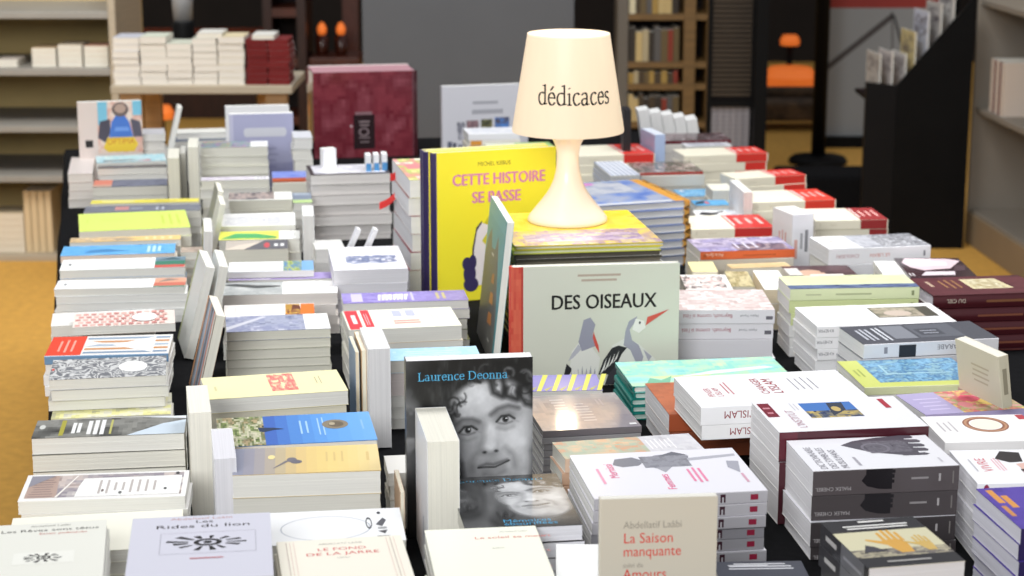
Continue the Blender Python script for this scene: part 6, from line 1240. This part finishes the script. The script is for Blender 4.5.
for k, (lab, px, py, c_, sh_) in enumerate(mag):
    x = wp(px, 60, YR+.15).x; zb_ = (zlow-.044) if sh_ == 0 else zlow+(zhigh-zlow)*sh_/nsh-.044
    H_ = wp(0, py, YR+.15).z-zb_; w = .045+.012
    cx = min(x+w/2, f2.x-.03)
    if sh_: cx = f1.x+(f2.x-f1.x)*sh_/nsh+.02
    b = Book(.006, c_, lab, art=[N(.1, .5, .9, .9, [c_, c_, '#5a5056', c_, c_], 3, 4, k+3, 8, 12), LN(.2, .1, .8, .4, 4, '#8d8884', k, .35, False)], kind='booklet', gl=.3); b.kind = 'magazine'
    cv, pg = book_meshes(b, .19, H_, .006, 'L')
    o = thing('magazine', lab_ok(lab), 'magazine', group='magazines on the black rack')
    tilt = math.radians(10)
    x3 = Vector((math.sin(math.radians(40)), -math.cos(math.radians(40)), 0)); x3 = Vector((.12, -.99, 0)).normalized(); n3 = Vector((-.99, -.12, 0)).normalized()
    o.matrix_world = Matrix.Translation((cx, YR+.155, zb_+H_/2)) @ Matrix((x3, Vector((0, 0, 1)), n3)).transposed().to_4x4()
    link('cover', cv, o); link('page_block', pg, o)
# shelves at the far right, running away beside the rack
r0 = unp(1090, 330, -TZ); r1 = unp(964.5, 241.5, -TZ); dv = (r1-r0); ln = dv.length; dv.normalize(); nv = Vector((dv.y, -dv.x))
rs = thing('bookshelf', 'grey brown shelving with a deep plinth at the far right of the hall', 'shelf', (r0.x, r0.y, 0), math.atan2(dv.y, dv.x))
greyb = plain('grey_brown_laminate', '#8a8175', .6, var=.05, scale=4); plinth = plain('brown_plinth', '#8d7a60', .7, var=.06, scale=4)
def rb_(name, u0, u1, v0, v1, z0, z1, m_): return link(name, boxmesh(name, (u0, -v1, z0), (u1, -v0, z1), m_, .003), rs)
def zat(px, py):    # height where the sight line meets the shelf front
    best = None; x_, y_ = (px-512)/FPX, (288-py)/FPX; d = Vector((x_, math.cos(PITCH)+y_*math.sin(PITCH), -math.sin(PITCH)+y_*math.cos(PITCH)))
    n2 = Vector((-dv.y, dv.x)); s = (r0.dot(n2))/(d.x*n2.x+d.y*n2.y); P3 = d*s; return TZ+CH+P3.z, (Vector((P3.x, P3.y))-r0).dot(dv)
zp, _u = zat(990, 226)
rb_('plinth', 0, ln, .0, .5, 0, zp-.001, plinth)
z_a, u_a = zat(1000, 119); z_b, _u = zat(1000, 5)
rb_('back_panel', 0, ln, .45, .47, zp, 2.7, greyb); rb_('end_panel', ln-.02, ln, .0, .449, zp, 2.7, greyb)
for z in (zp+.012, z_a, z_b): rb_('shelf_board', 0, ln-.0205, .01, .4495, z-.025, z, greyb)
n2v = Vector((dv.y, -dv.x))
z_t, u_t = zat(990, 60)
u_ = zat(984, 90)[1]
for i in range(8):
    t = .022; uu = u_-i*(t+.001); h = z_t-z_a; pos = r0+dv*(uu-t/2)+n2v*.10
    simple_book('book', round(h, 2), .15, t, ('#d3c3b4', '#6b2630', '#d9cbbc')[(0, 0, 1, 2, 0, 1, 2, 0)[i]], (pos.x, pos.y, z_a+round(h, 2)/2+.0004), 0, 'upright %s book, %s from the rack on the far shelf' % (('cream', 'cream', 'dark red', 'cream', 'cream', 'dark red', 'cream', 'cream')[i], ORD[i]), 'upright books on the far shelf by the rack', True).matrix_world = Matrix.Translation((pos.x, pos.y, z_a+round(h, 2)/2+.0004)) @ Matrix((Vector((0, 0, 1)), Vector((n2v.x, n2v.y, 0)), Vector((0, 0, 1)).cross(Vector((n2v.x, n2v.y, 0))))).transposed().to_4x4() @ Matrix.Translation((0, 0, -t/2))
area('offscreen_light', (-2.3, 5.6, 3.4), (-2.6, 8.6, .9), (1.2, 1.2), 48, (1, .95, .87), 130)  # unseen light added low and frontal to brighten the left shelf recesses
area('offscreen_light', (0, 5.8, 4.2), (0, 9, 1.4), (1.2, 1.2), 30, (.93, .97, 1), 110)
area('offscreen_light', (2.3, 6.5, 4.2), (2.4, 8.6, 0), (1, 1), 12, (1, .94, .86), 110)
